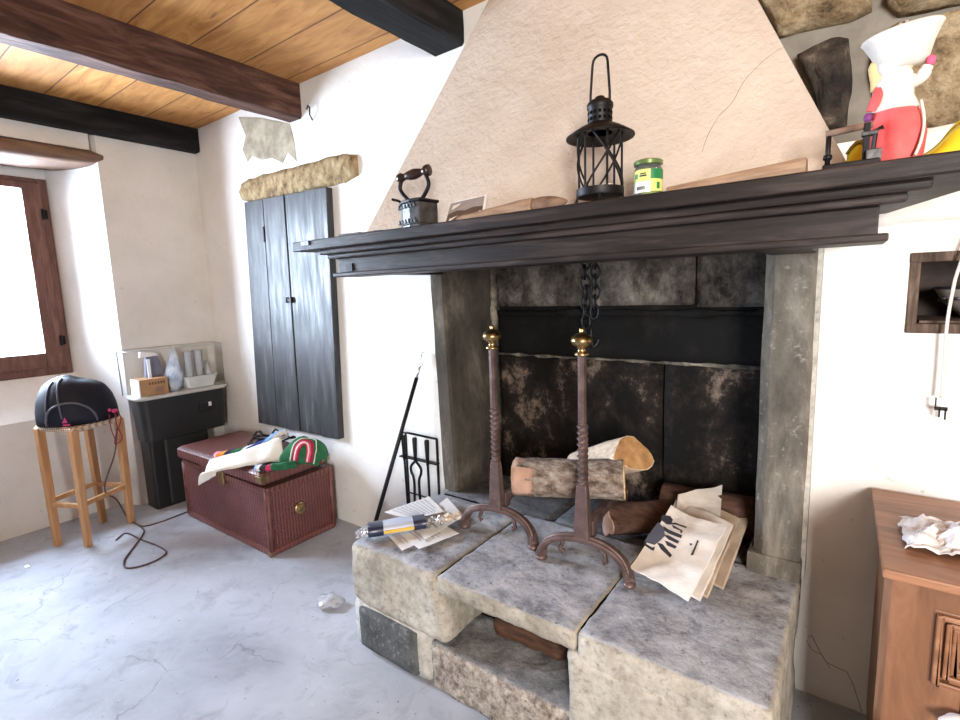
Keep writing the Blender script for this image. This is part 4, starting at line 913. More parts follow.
# small iron press stand
a, b = at(822, 168, 1, 1.36), at(880, 159, 1, 1.36); sx0, sx1 = a.x, b.x; p = lambda px, py, y=1.39: at(px, py, 1, y)
st = thing('iron_stand', ((sx0+sx1)/2, 1.39, Zs), 'small iron stand with a cross rod at the right end of the mantel', 'stand')
MB().box(sx0, sx1, 1.36, 1.43, Zs, Zs+.016).build('base_plate', M['iron'], st, bevel=.003)
tl, tr = p(829, 134), p(868, 125)
MB().tube([(tl.x, 1.39, Zs+.012), (tl.x, 1.39, tl.z)], .0052, 8).lathe([(.008, Zs+.03), (.009, Zs+.035), (.008, Zs+.04)], (tl.x, 1.39, 0), 10).build('left_post', M['iron'], st, smooth=True)
MB().box(tr.x-.007, tr.x+.005, 1.382, 1.398, Zs+.012, tr.z+.004).build('right_post', M['iron'], st, bevel=.002)
MB().tube([(tl.x-.006, 1.39, tl.z), (tr.x+.008, 1.39, tr.z)], .0072, 10).build('cross_rod', M['lintel_wood'], st, smooth=True)
q = p(876, 130, 1.38); MB().tube([(q.x+.012, 1.38, q.z+.004), (q.x, 1.38, q.z), (q.x-.004, 1.38, Zs+.02)], .0045, 8).build('screw', M['iron'], st)
MB().box(q.x-.014, q.x+.012, 1.368, 1.40, Zs+.012, Zs+.036).box(tr.x-.01, q.x+.004, 1.374, 1.392, Zs+.065, Zs+.074).build('clamp', M['iron_worn'], st, bevel=.002)
# yellow cloth
def ycl(u, v):
    x = -.035+.34*u; y = 1.485+.14*v-.02*u; h = .088*math.exp(-((u-.06)/.10)**2)+.115*math.exp(-((u-.70)/.27)**2)*min(1, max(0, (u-.2)*3))+.006
    if x < .03: y += .035
    return V((x, y, Zs+.003+h*math.sin(PI*min(1, v))**.5+.012*max(0, noise.noise(V((u*9, v*5, 1))))*(1-abs(2*v-1))))
def ycl_old(u, v):
    x = .015+.38*u; y = 1.50+.22*v; h = .055*math.exp(-((u-.02)/.09)**2)+.075*math.exp(-((u-.62)/.34)**2)*min(1, max(0, (u-.18)*4))+.004
    z = Zs+.003+h*math.sin(PI*min(1, max(0, v)))**.7+.010*max(0, noise.noise(V((u*9, v*5, 1))))*(1-abs(2*v-1)); return V((x, y, z))
yc = tag(MB().sheet(ycl, 40, 16, .003).build('yellow_cloth', M['yellow'], smooth=True), 'bright yellow cloth bunched on the mantel behind the doll', 'cloth')
MB().tube([ycl(i/40, .30)+V((0, -.002, .004)) for i in range(0, 5)], .006, 6).build('hem', M['olive'], yc, smooth=True)
MB().tube([ycl(i/40, .22)+V((0, -.002, .003)) for i in range(14, 41)], .005, 6).build('hem', M['olive'], yc, smooth=True)
# doll
dy = 1.44; D0 = at(893, 160, 1, dy)
dl = thing('rag_doll', (D0.x, dy, Zs), 'doll in coral red skirt and wide white hat on the mantel', 'doll')
def sec(px, py, rx, ry, y=dy, fold=0, seed=0, n=26):
    c = at(px, py, 1, y); return [c+V((rx*math.cos(k)*(1+fold*math.sin(k*7+seed)), ry*math.sin(k)*(1+fold*math.sin(k*7+seed)), 0)) for k in [2*PI*j/n for j in range(n)]]
sk = [sec(895, 161, .044, .040, dy, .05, 0), sec(896, 150, .046, .041, dy, .06, .3), sec(897, 136, .047, .041, dy, .07, .6), sec(896, 120, .044, .039, dy, .05, .9), sec(893, 106, .036, .032, dy, .03, 1.2), sec(893, 98, .027, .026, dy, 0, 1.2)]
zl = min(p_.z for p_ in sk[0]); sk[0] = [V((p_.x, p_.y, Zs+.003)) for p_ in sk[0]]
MB().loft(sk).build('skirt', M['red'], dl, smooth=True)
MB().loft([sec(894, 112, .044, .039, dy, .05), sec(892, 98, .036, .033, dy, .04), sec(894, 84, .034, .030, dy, .03), sec(897, 74, .026, .024), sec(899, 68, .014, .014)]).build('blouse', M['lace'], dl, smooth=True)
hc = at(897, 66, 1, dy); MB().ball(hc, .027, .026, .030).build('head', M['skin'], dl, smooth=True)
fd = V((.75, .6, -.1)).normalized(); rt = fd.cross(V((0, 0, 1))).normalized()
for s in (-1, 1): MB().ball(hc+fd*.0245+rt*s*.010+V((0, 0, .002)), .003).build('eye', M['ink'], dl)
MB().ball(hc+fd*.027-V((0, 0, .005)), .003).build('nose', M['skin'], dl); MB().ball(hc+fd*.0245-V((0, 0, .013)), .005, .003, .0018).build('mouth', M['pink'], dl)
hp = at(877, 78, 1, dy)
MB().tube(smooth_path([hc+V((-.020, .002, .012)), at(876, 66, 1, dy), hp, at(877, 92, 1, dy)]), [.012]*7+[.013]*6+[.012]*5+[.006], 10).build('hair', M['blond'], dl, smooth=True)
MB().ball(hc+V((-.005, -.005, .003)), .030, .027, .030).build('head_scarf', M['lace'], dl, smooth=True)
MB().tube(smooth_path([at(908, 82, 1, dy), at(920, 78, 1, dy-.01), at(928, 66, 1, dy-.01)]), [.014]*5+[.012]*5+[.010]*3, 10).build('sleeve', M['lace'], dl, smooth=True)
MB().tube(smooth_path([at(884, 84, 1, dy), at(878, 98, 1, dy-.02), at(872, 112, 1, dy-.02)]), [.013]*5+[.012]*5+[.011]*3, 10).build('sleeve', M['red'], dl, smooth=True)
for q, s_m in ((at(931, 60, 1, dy-.01), 'pink'), (at(868, 118, 1, dy-.02), 'purple')): MB().ball(q, .008, .008, .010).build('hand', M[s_m], dl, smooth=True)
MB().tube(smooth_path([at(921, 100, 1, dy-.02), at(924, 120, 1, dy-.03), at(921, 140, 1, dy-.04), at(915, 155, 1, dy-.045)]), .003, 6).build('skirt_trim', M['lace'], dl, smooth=True)
hm = MB(); hq = at(902, 43, 1, dy); hm.X = Matrix.Translation(hq) @ Euler((.12, -.10, 0)).to_matrix().to_4x4()
hm.lathe([(.001, -.050), (.034, -.050), (.042, -.042), (.053, -.010), (.064, .012), (.068, .018), (.066, .022), (.058, .014), (.040, -.012), (.001, -.016)], (0, 0, 0), 32, False).build('hat', M['lace'], dl, smooth=True)
q = at(903, 28, 1, dy); MB().box(q.x-.007, q.x-.002, dy-.005, dy+.003, q.z-.012, q.z+.010).box(q.x+.003, q.x+.008, dy-.005, dy+.003, q.z-.012, q.z+.012).build('hat_clip', M['steel'], dl)

# ================================================================== RIGHT SIDE
# wall niche with a bowl
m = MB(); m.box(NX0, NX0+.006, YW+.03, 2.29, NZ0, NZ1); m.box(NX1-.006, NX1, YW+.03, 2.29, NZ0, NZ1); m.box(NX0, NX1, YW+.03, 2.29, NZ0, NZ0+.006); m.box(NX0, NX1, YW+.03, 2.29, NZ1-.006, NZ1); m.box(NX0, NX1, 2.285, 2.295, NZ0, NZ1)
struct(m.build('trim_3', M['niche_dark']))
m = MB(); m.box(NX0-.004, NX0+.022, YW-.004, YW+.10, NZ0, NZ1).box(NX0-.004, NX1+.02, YW-.006, YW+.06, NZ0-.004, NZ0+.024).box(NX0-.004, NX1+.02, YW-.008, YW+.06, NZ1-.018, NZ1+.01).box(NX1-.02, NX1+.02, YW-.004, YW+.10, NZ0, NZ1)
tag(m.build('niche_frame', M['niche_frame'], bevel=.004), 'dark wooden frame lining the small wall niche', 'frame')
bo = thing('bowl', (.335, 2.12, NZ0+.008), 'old glazed bowl with dark pattern standing in the wall niche', 'bowl')
bz = NZ0+.032
MB().lathe([(.001, bz), (.07, bz), (.075, bz+.008), (.115, bz+.045), (.138, bz+.088), (.140, bz+.094), (.134, bz+.092), (.110, bz+.05), (.07, bz+.014), (.001, bz+.01)], (.335, 2.145, 0), 40, False).build('body', M['ceramic'], bo, smooth=True)
m = MB()
for i in range(14):
    an = PI+.1+i*.21; zz = bz+.055+.006*(i % 2); rr = .121
    m.ball((.335+rr*math.cos(an), 2.145+rr*math.sin(an), zz), .010, .010, .006, 8, 6)
m.build('painted_pattern', M['ceramic_blue'], bo, smooth=True)
MB().torus((.335, 2.145, bz+.092), .138, .004, (0, 0, 1), n=40).build('rim', M['ceramic_blue'], bo, smooth=True)
B(NX0+.03, NX1-.03, 2.0, 2.27, NZ0+.007, bz-.001).build('stand_board', M['niche_frame'], bo)
# hanging cable
cb = thing('hanging_cable', (.26, 1.92, 1.6), 'pale cable hanging down in front of the wall niche', 'cable')
cp = [V((.30, 1.955, 2.05)), V((.285, 1.93, 1.75))]+[at(x, y, 1, 1.93) for x, y in ((961, 262), (953, 290), (947, 325), (944, 365), (941, 398))]
MB().tube(smooth_path(cp, 5), .0042, 8).build('wire', M['cable'], cb, smooth=True)
e = cp[-1]; MB().box(e.x-.012, e.x-.009, 1.926, 1.934, e.z-.03, e.z).box(e.x-.012, e.x+.016, 1.926, 1.934, e.z-.036, e.z-.026).box(e.x-.003, e.x+.001, 1.926, 1.934, e.z-.056, e.z-.03).box(e.x+.010, e.x+.014, 1.926, 1.934, e.z-.062, e.z-.03).build('connector', M['iron'], cb)
MB().box(.285, .315, 1.945, 1.97, 2.04, 2.06).build('wall_clip', M['cable'], cb)

# dresser
DT, DX, DY = .797, .083, 1.395
dr = thing('dresser', (.7, 1.68, 0), 'brown wooden dresser with panelled front against the right wall', 'dresser')
m = MB(); m.prism([(DX, DY), (1.3, DY), (1.3, 1.95), (DX-.01, 1.95)], DT-.022, DT); m.build('top', M['dresser'], dr, bevel=.004)
B(DX+.018, DX+.045, DY+.035, 1.94, .06, DT-.022).build('side_panel', M['dresser_v'], dr)
B(1.255, 1.28, DY+.035, 1.94, .06, DT-.022).build('side_panel', M['dresser_v'], dr)
B(DX+.04, 1.26, 1.91, 1.93, .06, DT-.022).build('back_panel', M['dresser_v'], dr)
fy = DY+.018
MB().prism([(DX+.006, fy+.022), (DX+.020, fy), (DX+.15, fy), (DX+.15, fy+.03), (DX+.006, fy+.03)], .0, DT-.022).build('front_stile', M['dresser_v'], dr, bevel=.003)
B(DX+.15, 1.27, fy+.002, fy+.028, DT-.085, DT-.022).build('top_rail', M['dresser_v'], dr, bevel=.002)
B(DX+.16, 1.27, fy+.003, fy+.028, .38, .43).build('middle_rail', M['dresser_v'], dr, bevel=.002)
B(DX+.15, 1.27, fy+.002, fy+.028, .06, .14).build('bottom_rail', M['dresser_v'], dr, bevel=.002)
B(DX+.15, 1.27, fy+.022, fy+.03, .06, DT-.03).build('gap_shadow', M['dresser_dark'], dr)  # dark sheet behind the front paints the shade seen in the gaps
d0, d1 = at(937, 612, 1, fy), at(938, 682, 1, fy); dx0, dz1, dz0 = d0.x, d0.z, d1.z
print('dresser panel', dx0, dz0, dz1)
def drawer(x0, x1, z0, z1, name):
    o = B(x0-.006, x1+.006, fy-.002, fy+.022, z0-.006, z1+.006).build(name, M['dresser_v'], dr, bevel=.003)
    for k, (w, dep) in enumerate(((.0, .014), (.016, .010), (.028, .004))):
        m = MB(); a0, a1, b0, b1 = x0+w, x1-w, z0+w, z1-w; t = .010
        m.box(a0, a0+t, fy-dep-.002, fy, b0, b1).box(a1-t, a1, fy-dep-.002, fy, b0, b1).box(a0+t, a1-t, fy-dep-.002, fy, b1-t, b1).box(a0+t, a1-t, fy-dep-.002, fy, b0, b0+t).build('moulding', M['dresser'], o, bevel=.003)
    B(x0+.045, x1-.045, fy-.010, fy, z0+.045, z1-.045).build('raised_panel', M['dresser'], o, bevel=.006)
    MB().ball(((x0+x1)/2, fy-.022, (z0+z1)/2), .014).build('knob', M['brass'], o, smooth=True)
dh = dz1-dz0
drawer(dx0, dx0+.44, dz0, dz1, 'drawer'); drawer(dx0+.50, dx0+.94, dz0, dz1, 'drawer')
drawer(dx0, dx0+.44, .16, min(.37, dz0-.05), 'door'); drawer(dx0+.50, dx0+.94, .16, min(.37, dz0-.05), 'door')
def crumple(c, w, d, h, seed, n=26):
    c = V(c)
    def fn(u, v):
        e = min(u, 1-u, v, 1-v); k = min(1, e*4)
        r = abs(noise.noise(V((u*4.2+seed, v*4.2, seed))))+.6*abs(noise.noise(V((u*9+seed, v*9, seed+3))))
        return c+V(((u-.5)*w+.02*noise.noise(V((u*5, v*5, seed+9))), (v-.5)*d+.02*noise.noise(V((u*5, v*5, seed+5))), .002+h*(r*(.35+.65*k)+.25*k)))
    return fn
tp = at(902, 510, 2, DT)
tag(MB().sheet(crumple((tp.x+.115, 1.62, DT+.004), .25, .20, .055, 3), 30, 30, .0015).build('crumpled_paper', M['crumpled'], smooth=False), 'crumpled pinkish-white paper lying on top of the dresser', 'paper')
q0 = at(946, 716, 1, fy-.03)
m = MB(); m.ball((q0.x+.05, fy-.03, q0.z-.012), .062, .030, .022, 20, 12, .5, 26); cl = tag(m.build('white_rag', M['crumpled'], smooth=True), 'pale crumpled rag hanging from the dresser front below the drawer', 'rag')

# ================================================================== LEFT SIDE
# stool
SH = .735
sl = thing('stool', (-3.835, .985, 0), 'honey wooden stool with woven straw seat under the window', 'stool')
T4 = [at(36, 428, 2, SH-.01), at(72, 431, 2, SH-.01), at(121, 418, 2, SH-.01), None]; F4 = [at(56, 546, 2, 0), at(88, 547, 2, 0), at(133, 522, 2, 0), None]
T4[3] = T4[0]+T4[2]-T4[1]; F4[3] = F4[0]+F4[2]-F4[1]
print('stool', T4, F4)
def leg_ax(i): 
    c = sum((V(t) for t in T4), V((0, 0, 0)))/4; t = V(T4[i]); t += (c-t)*.06; f = V(F4[i]); cf = sum((V(t) for t in F4), V((0, 0, 0)))/4; f += (cf-f)*.05
    return t, f
ex = (V(T4[1])-V(T4[0])).normalized(); ey = V((-ex.y, ex.x, 0))
for i in range(4):
    t, f = leg_ax(i); w0, w1 = .021, .017
    MB().loft([[f+ex*a*w1+ey*b*w1 for a, b in ((-1, -1), (1, -1), (1, 1), (-1, 1))], [t+ex*a*w0+ey*b*w0 for a, b in ((-1, -1), (1, -1), (1, 1), (-1, 1))]]).build('leg', M['stool_wood'], sl, bevel=.004)
for i, z in ((0, .26), (1, .27), (2, .27), (3, .28)):
    t, f = leg_ax(i); t2, f2 = leg_ax((i+1) % 4); p, q = lerp(f, t, z/SH), lerp(f2, t2, z/SH); MB().bar([p, q], .016, .03).build('stretcher', M['stool_wood'], sl, bevel=.003)
tc = sum((V(t) for t in T4), V((0, 0, 0)))/4
ring = []
for i in range(4):
    for k in range(8):
        a = lerp(T4[i], T4[(i+1) % 4], k/8)-tc; d = a.length; lim = .215; ring.append(a)
def seat_ring(k, z): return [tc+V((a.x*k, a.y*k, 0))+V((0, 0, z)) for a in ring]
MB().loft([seat_ring(.95, -.02), seat_ring(1.03, -.012), seat_ring(1.04, .006), seat_ring(.98, .016), seat_ring(.5, .008)]).build('seat', M['straw'], sl, smooth=True)
# gym bag on the stool
sv = V((.25, .968, 0)); fv = V((.968, -.25, 0)); bc = V((tc.x, tc.y, SH+.008)); bc += sv*.0
bg = thing('bag', bc, 'round dark navy sports bag lying on the straw stool', 'bag')
def bag_pt(th, ph, o=0):
    # th round the base, ph up
    x = math.cos(th); y = math.sin(th); r = math.cos(ph)**.62; z = math.sin(ph)**.85
    L = .195 if x < 0 else .210; top = .275*(1-.10*max(0, x)) 
    p = V((x*L*r-.015*z, y*.16*r, z*top))*(1+o); k = 1+.05*noise.noise(p*7)+.02*noise.noise(p*19)
    return bc+sv*p.x*k+fv*p.y*k+V((0, 0, p.z*k))
MB().loft([[bag_pt(2*PI*j/36, PI/2*i/14*.999) for j in range(36)] for i in range(15)]).build('body', M['bag'], bg, smooth=True)
MB().tube([bag_pt(PI*.62+.18*t, .12+t*1.25, .012) for t in [i/16 for i in range(17)]], .005, 8).build('piping', M['piping'], bg, smooth=True)
MB().tube([bag_pt(PI*.75+.12*t, .10+t*1.1, .012) for t in [i/16 for i in range(17)]], .004, 8).build('piping', M['piping'], bg, smooth=True)
MB().tube([bag_pt(PI*.5+.22+.62*math.cos(t), .02+.42*math.sin(t), .014) for t in [PI*i/20 for i in range(21)]], .006, 8).build('arc_piping', M['piping'], bg, smooth=True)
m = MB(); q = [bag_pt(PI*.5+.40, .05, .016), bag_pt(PI*.5+.27, .05, .016), bag_pt(PI*.5+.31, .15, .016)]; m.loft([q, [p+fv*.003 for p in q]]); m.build('logo_mark', M['magenta'], bg)
m = MB(); q = [bag_pt(PI*.5+.40, .008, .016), bag_pt(PI*.5+.22, .008, .016), bag_pt(PI*.5+.23, .03, .016), bag_pt(PI*.5+.39, .03, .016)]; m.loft([q, [p+fv*.003 for p in q]]); m.build('logo_mark', M['magenta'], bg)
e0 = bag_pt(.55, .12, .01); 
MB().ball(e0, .018, .02, .012).ball(bag_pt(.75, .16, .01), .010).build('toggle', M['magenta'], bg, smooth=True)
ox, dz = fv*.035, lambda z: V((0, 0, z))
MB().tube(smooth_path([e0, e0+ox+dz(-.01), e0+ox*1.3+dz(-.08), e0+ox*1.1+sv*.02+dz(-.17), e0+ox*1.2-sv*.02+dz(-.20), e0+ox*1.4-sv*.01+dz(-.14), e0+ox*1.3+sv*.025+dz(-.05), e0+ox*.8+sv*.01]), .0035, 6).build('drawstring', M['cord'], bg, smooth=True)
MB().tube(smooth_path([e0-sv*.03, e0+ox*.9-sv*.03+dz(-.02), e0+ox*1.2-sv*.03+dz(-.10), e0+ox*1.3-sv*.015+dz(-.18)]), .003, 6).build('drawstring', M['cord'], bg, smooth=True)
# cable: hangs from the bag, runs over the floor
c0 = e0+ox*1.3+dz(-.10)
pts = [c0, c0+dz(-.16)-sv*.03, at(104, 487, 2, .32)+fv*.04, at(117, 500, 2, .16), at(128, 518, 2, .008)]+[at(x, y, 2, .006) for x, y in ((142, 528), (143, 534), (133, 548), (124, 561), (128, 568), (150, 563), (166, 553), (158, 546), (140, 539), (126, 533), (116, 540))]
tag(MB().tube(smooth_path(pts, 6), .0045, 7).build('cord', M['cord_dark'], smooth=True), 'thin brown cord looping from the bag across the floor', 'cord')
pts = [at(x, y, 2, .005) for x, y in ((128, 519), (142, 526), (160, 522), (176, 516), (189, 511))]
tag(MB().tube(smooth_path(pts, 6), .004, 7).build('cord', M['cord_dark'], smooth=True), 'reddish cord on the floor running towards the wicker trunk', 'cord')

# black cabinet with clear cover
kb = thing('covered_stand', (-3.94, 1.6, 0), 'black plastic stand with clear cover in the room corner', 'stand')
def rr(x0, x1, y0, y1, r, z, n=6):
    P = []
    for cx, cy, a0 in ((x1-r, y1-r, 0), (x0+r, y1-r, PI/2), (x0+r, y0+r, PI), (x1-r, y0+r, 1.5*PI)):
        for i in range(n+1): P.append(V((cx+r*math.cos(a0+PI/2*i/n), cy+r*math.sin(a0+PI/2*i/n), z)))
    return P
MB().loft([rr(-4.03, -3.855, 1.365, 1.755, .02, 0), rr(-4.03, -3.855, 1.365, 1.755, .02, .50)]).build('base', M['black_plastic'], kb, smooth='auto')
MB().loft([rr(-3.90, -3.842, 1.45, 1.755, .02, .02), rr(-3.90, -3.842, 1.45, 1.755, .02, .485)]).build('base_panel', M['charcoal_plastic'], kb, smooth='auto')
MB().loft([rr(-4.03, -3.84, 1.345, 1.90, .05, .49), rr(-4.035, -3.825, 1.325, 1.915, .055, .79)]).build('bin', M['charcoal_plastic'], kb, smooth='auto')
MB().loft([rr(-4.04, -3.812, 1.31, 1.925, .06, .785), rr(-4.04, -3.806, 1.304, 1.93, .06, .797), rr(-4.04, -3.812, 1.31, 1.925, .06, .808)]).build('rim', M['rim_glint'], kb, smooth='auto')
lk = at(207, 406, 0, -3.822); B(-3.832, -3.818, lk.y-.05, lk.y+.04, lk.z-.04, lk.z+.03).build('lock_plate', M['black_plastic'], kb, bevel=.003)
B(-3.819, -3.813, lk.y+.01, lk.y+.03, lk.z-.0, lk.z+.03).build('lock', M['white_plastic'], kb)
m = MB(); m.loft([rr(-4.035, -3.82, 1.285, 1.922, .05, .809), rr(-4.035, -3.82, 1.280, 1.925, .05, 1.12), rr(-4.01, -3.85, 1.31, 1.90, .04, 1.125)], False); cv = m.build('cover', M['acrylic'], kb, smooth='auto')
P = rr(-4.035, -3.82, 1.280, 1.925, .05, 1.122); MB().tube(P+P[:1], .003, 6).build('edge_highlight', M['rim_glint'], kb, smooth=True)  # pale tube draws the highlight along the top edge of the cover
FZ = .809
bx = thing('cardboard_box', (-3.89, 1.43, FZ), 'small brown cardboard box under the clear cover', 'box')
B(-3.98, -3.845, 1.345, 1.52, FZ, FZ+.115).build('carton', M['cardboard'], bx, bevel=.002)
B(-3.98, -3.846, 1.338, 1.346, FZ, FZ+.112).build('pale_side', M['paper'], bx)
m = MB()
for i in range(6):
    y = 1.40+i*.018; m.box(-3.8448, -3.8435, y, y+.011, FZ+.075, FZ+.092)
m.build('print', plain('brown_print', (.16, .07, .04), .8), bx)
MB().box(-3.8448, -3.8435, 1.44, 1.49, FZ+.02, FZ+.055).build('print', plain('faded_print', (.30, .18, .14), .8), bx)
ds = tag(MB().prism([(1.42, FZ+.117), (1.55, FZ+.117), (1.50, FZ+.27), (1.43, FZ+.255)], -3.97, -3.93, 0).build('notebook', plain('grey_blue_cover', (.16, .16, .22), .5), bevel=.004), 'grey notebook upright on the cardboard box', 'notebook')
tag(MB().prism([(1.395, FZ+.257), (1.51, FZ+.262), (1.49, FZ+.281), (1.40, FZ+.295)], -3.955, -3.925, 0).build('folded_card', M['paper']), 'folded white card on top of the grey notebook', 'card')
tag(MB().box(-3.855, -3.85, 1.405, 1.425, FZ+.117, FZ+.25).build('paper_strip', M['paper']), 'white strip standing in front of the grey notebook', 'paper')
m = MB(); rings = []
for i in range(11):
    t = i/10; k = math.sin(PI*(.12+.86*t))**.8*(1-.55*t)
    rings.append([V((-3.91+.055*k*math.cos(q)*(1+.25*noise.noise(V((math.cos(q)*2, t*4, 1)))), 1.585+.02*t+.075*k*math.sin(q)*(1+.25*noise.noise(V((math.sin(q)*2, t*4, 5)))), FZ+.001+.315*t)) for q in [2*PI*j/18 for j in range(18)]])
tag(m.loft(rings).build('plastic_bag', M['blue_film'], smooth=True), 'bluish crumpled plastic bag standing under the clear cover', 'bag')
m = MB(); m.loft([rr(-3.97, -3.87, 1.665, 1.85, .02, FZ+.001), rr(-3.99, -3.845, 1.645, 1.875, .03, FZ+.085), rr(-3.995, -3.842, 1.64, 1.88, .03, FZ+.088), rr(-3.98, -3.855, 1.655, 1.865, .03, FZ+.086), rr(-3.96, -3.88, 1.675, 1.84, .02, FZ+.01)])
tag(m.build('tray', M['white_plastic'], smooth='auto'), 'white plastic tray under the right half of the clear cover', 'tray')
for k, (y, lab_) in enumerate(((1.695, 'clear plastic tumbler in the white tray, left one'), (1.765, 'clear plastic tumbler in the white tray, right one'))):
    tag(MB().lathe([(.001, FZ+.011), (.024, FZ+.011), (.032, FZ+.27), (.034, FZ+.272), (.030, FZ+.27), (.022, FZ+.016), (.001, FZ+.015)], (-3.905, y, 0), 20, False).build('tumbler', M['film'], smooth='auto'), lab_, 'tumbler', 'tumblers in the tray')
m = MB(); m.ball((-3.92, 1.83, FZ+.10), .035, .03, .08, 14, 12, .5, 22); m.v = [V((p_.x, p_.y, max(p_.z, FZ+.013))) for p_ in m.v]
tag(m.build('plastic_bag', M['film'], smooth=True), 'crumpled clear bag at the right end of the white tray', 'bag')

# wicker trunk
TX0, TX1, TY0, TY1, TH = -3.575, -2.565, 1.44, 1.885, .40
tr_ = thing('wicker_trunk', (-3.11, 1.66, 0), 'large reddish-brown wicker trunk by the corner', 'trunk')
MB().loft([rr(TX0+.012, TX1-.012, TY0+.012, TY1-.008, .012, .01), rr(TX0+.006, TX1-.006, TY0+.006, TY1-.006, .012, TH-.01)]).build('body', M['wicker'], tr_, smooth='auto')
for nm, z0, z1 in (('bottom_rim', 0, .035), ('top_rim', TH-.035, TH)):
    m = MB(); P = rr(TX0, TX1, TY0, TY1, .018, 0); 
    m.loft([[p+V((0, 0, z0+.004)) for p in P], [p+V((0, 0, z0+.012))+(p-V((-3.07, 1.66, 0))).normalized()*.004 for p in P], [p+V((0, 0, z1-.012))+(p-V((-3.07, 1.66, 0))).normalized()*.004 for p in P], [p+V((0, 0, z1)) for p in P]]); m.build(nm, M['wicker_rim'], tr_, smooth='auto')
for x, y in ((TX0+.012, TY0+.012), (TX1-.012, TY0+.012), (TX1-.012, TY1-.012), (TX0+.012, TY1-.012)): MB().tube([(x, y, .02), (x, y, TH-.02)], .017, 10).build('corner_post', M['wicker_rim'], tr_, smooth=True)
ld = MB(); ld.X = Matrix.Translation((-3.085, 1.65, .420)) @ Euler((.01, -.004, .012)).to_matrix().to_4x4()
hx, hy = .495, .222
ld.loft([rr(-hx, hx, -hy, hy, .02, 0), rr(-hx-.006, hx+.006, -hy-.006, hy+.006, .022, .012), rr(-hx-.006, hx+.006, -hy-.006, hy+.006, .022, .058), rr(-hx+.008, hx-.008, -hy+.008, hy-.008, .022, .072), rr(-hx+.05, hx-.05, -hy+.05, hy-.05, .02, .074)])
ldo = ld.build('lid', M['wicker_rim'], tr_, smooth='auto')
lc = MB(); lc.X = ld.X; lc.box(hx-.05, hx+.009, -hy-.009, -hy+.0, .015, .05).box(hx+.0, hx+.010, -hy-.009, -hy+.04, .015, .05).box(hx-.045, hx+.004, -hy-.004, -hy+.035, .058, .0655); lc.build('lid_corner', M['brass'], ldo, bevel=.003)
lc = MB(); lc.X = ld.X; lc.box(hx-.04, hx+.009, hy-.0, hy+.009, .015, .05).box(hx+.0, hx+.010, hy-.05, hy+.009, .015, .05); lc.build('lid_corner', M['brass'], ldo, bevel=.003)
B(TX0+.05, TX1-.05, TY0+.05, TY1-.05, TH-.02, TH+.026).build('contents', plain('dark_trunk_inside', (.02, .01, .009), .9), tr_)
lk = at(300, 508, 0, TX1); m = MB(); m.X = Matrix.Translation((TX1+.004, lk.y, lk.z)) @ Matrix.Rotation(PI/2, 4, 'Y'); m.lathe([(.036, -.008), (.036, 0), (.030, .006), (.022, .004), (.012, .010), (.001, .011)], (0, 0, 0), 24).build('lock_plate', M['brass'], tr_, smooth='auto')
for px in (222, 205): 
    q = at(px, 478, 1, TY0-.004); B(q.x-.03, q.x+.03, TY0-.014, TY0+.002, TH-.06, TH+.045).build('latch', M['brass'] if px == 222 else M['wicker_rim'], tr_, bevel=.004)
MB().box(TX1-.028, TX1+.006, TY0-.006, TY0+.028, -.0, .03).build('foot_corner', M['lintel_wood'], tr_, bevel=.004)

# blanket on the trunk
bl = thing('striped_blanket', (-2.95, 1.6, .49), 'ivory, green and rainbow-striped wool blanket heaped on the wicker trunk', 'blanket')
LZ = .4965
def bil(c, u, v): return (c[0]*(1-u)+c[1]*u)*(1-v)+(c[3]*(1-u)+c[2]*u)*v
wc = [at(205, 473, 2, LZ+.004), at(284, 461, 2, LZ+.01), at(281, 440, 2, LZ+.085), at(211, 460, 2, LZ+.012)]
def wfn(u, v):
    p = bil(wc, u, v); p.z = max(p.z, LZ+.004)+.020*noise.noise(V((u*4, v*3, 1)))*(.3+u)+.012*max(0, math.sin(v*8+u*3))*u+.05*math.sin(PI*v)**.7*(.25+.75*u); p.z = max(p.z, LZ+.003)
    return p
MB().sheet(wfn, 30, 16, .006).build('ivory_panel', M['white_cloth'], bl, smooth=True)
fc = [wfn(0, 0), wfn(.22, 0)]
MB().sheet(lambda u, v: lerp(fc[0], fc[1], u)+V((-.03*v+.008*noise.noise(V((u*6, v*3, 2))), -.03*min(1, v*3), .004-.085*max(0, v-.15)*(1-.55*u))), 10, 8, .005).build('ivory_end', M['white_cloth'], bl, smooth=True)

gx0, gx1 = at(280, 464, 2, LZ+.02), at(318, 466, 2, LZ+.01)
def gfn(u, v):
    """rounded heap of folded blanket: u along the front edge, v up and over to the back"""
    p = lerp(gx0, gx1, u); e = min(1, 3.2*min(u+.06, 1.02-u)); a = PI*(.02+.93*v)
    H = (.165-.05*u)*e**.5; D = .15*(.35+.65*e)
    q = V((p.x+.02*noise.noise(V((u*3, v*3, 2))), p.y+D*.5-D*.5*math.cos(a)*(1+.1*noise.noise(V((u*4, v*2, 6)))), LZ+.004+H*math.sin(a)**.75+.014*noise.noise(V((u*5, v*4, 3)))*math.sin(a)))
    q.y = min(q.y, 1.90); q.z = max(q.z, LZ+.003); return q
def gmat(name, u0, u1, v0, v1, mat, o=0, nu=10, nv=16):
    MB().sheet(lambda u, v: gfn(u0+(u1-u0)*u, v0+(v1-v0)*v)+V((o*.3, -o, o*.6)), nu, nv, .006).build(name, mat, bl, smooth=True)
gmat('green_panel', 0, 1, 0, 1, M['green_cloth'], 0, 26, 22)
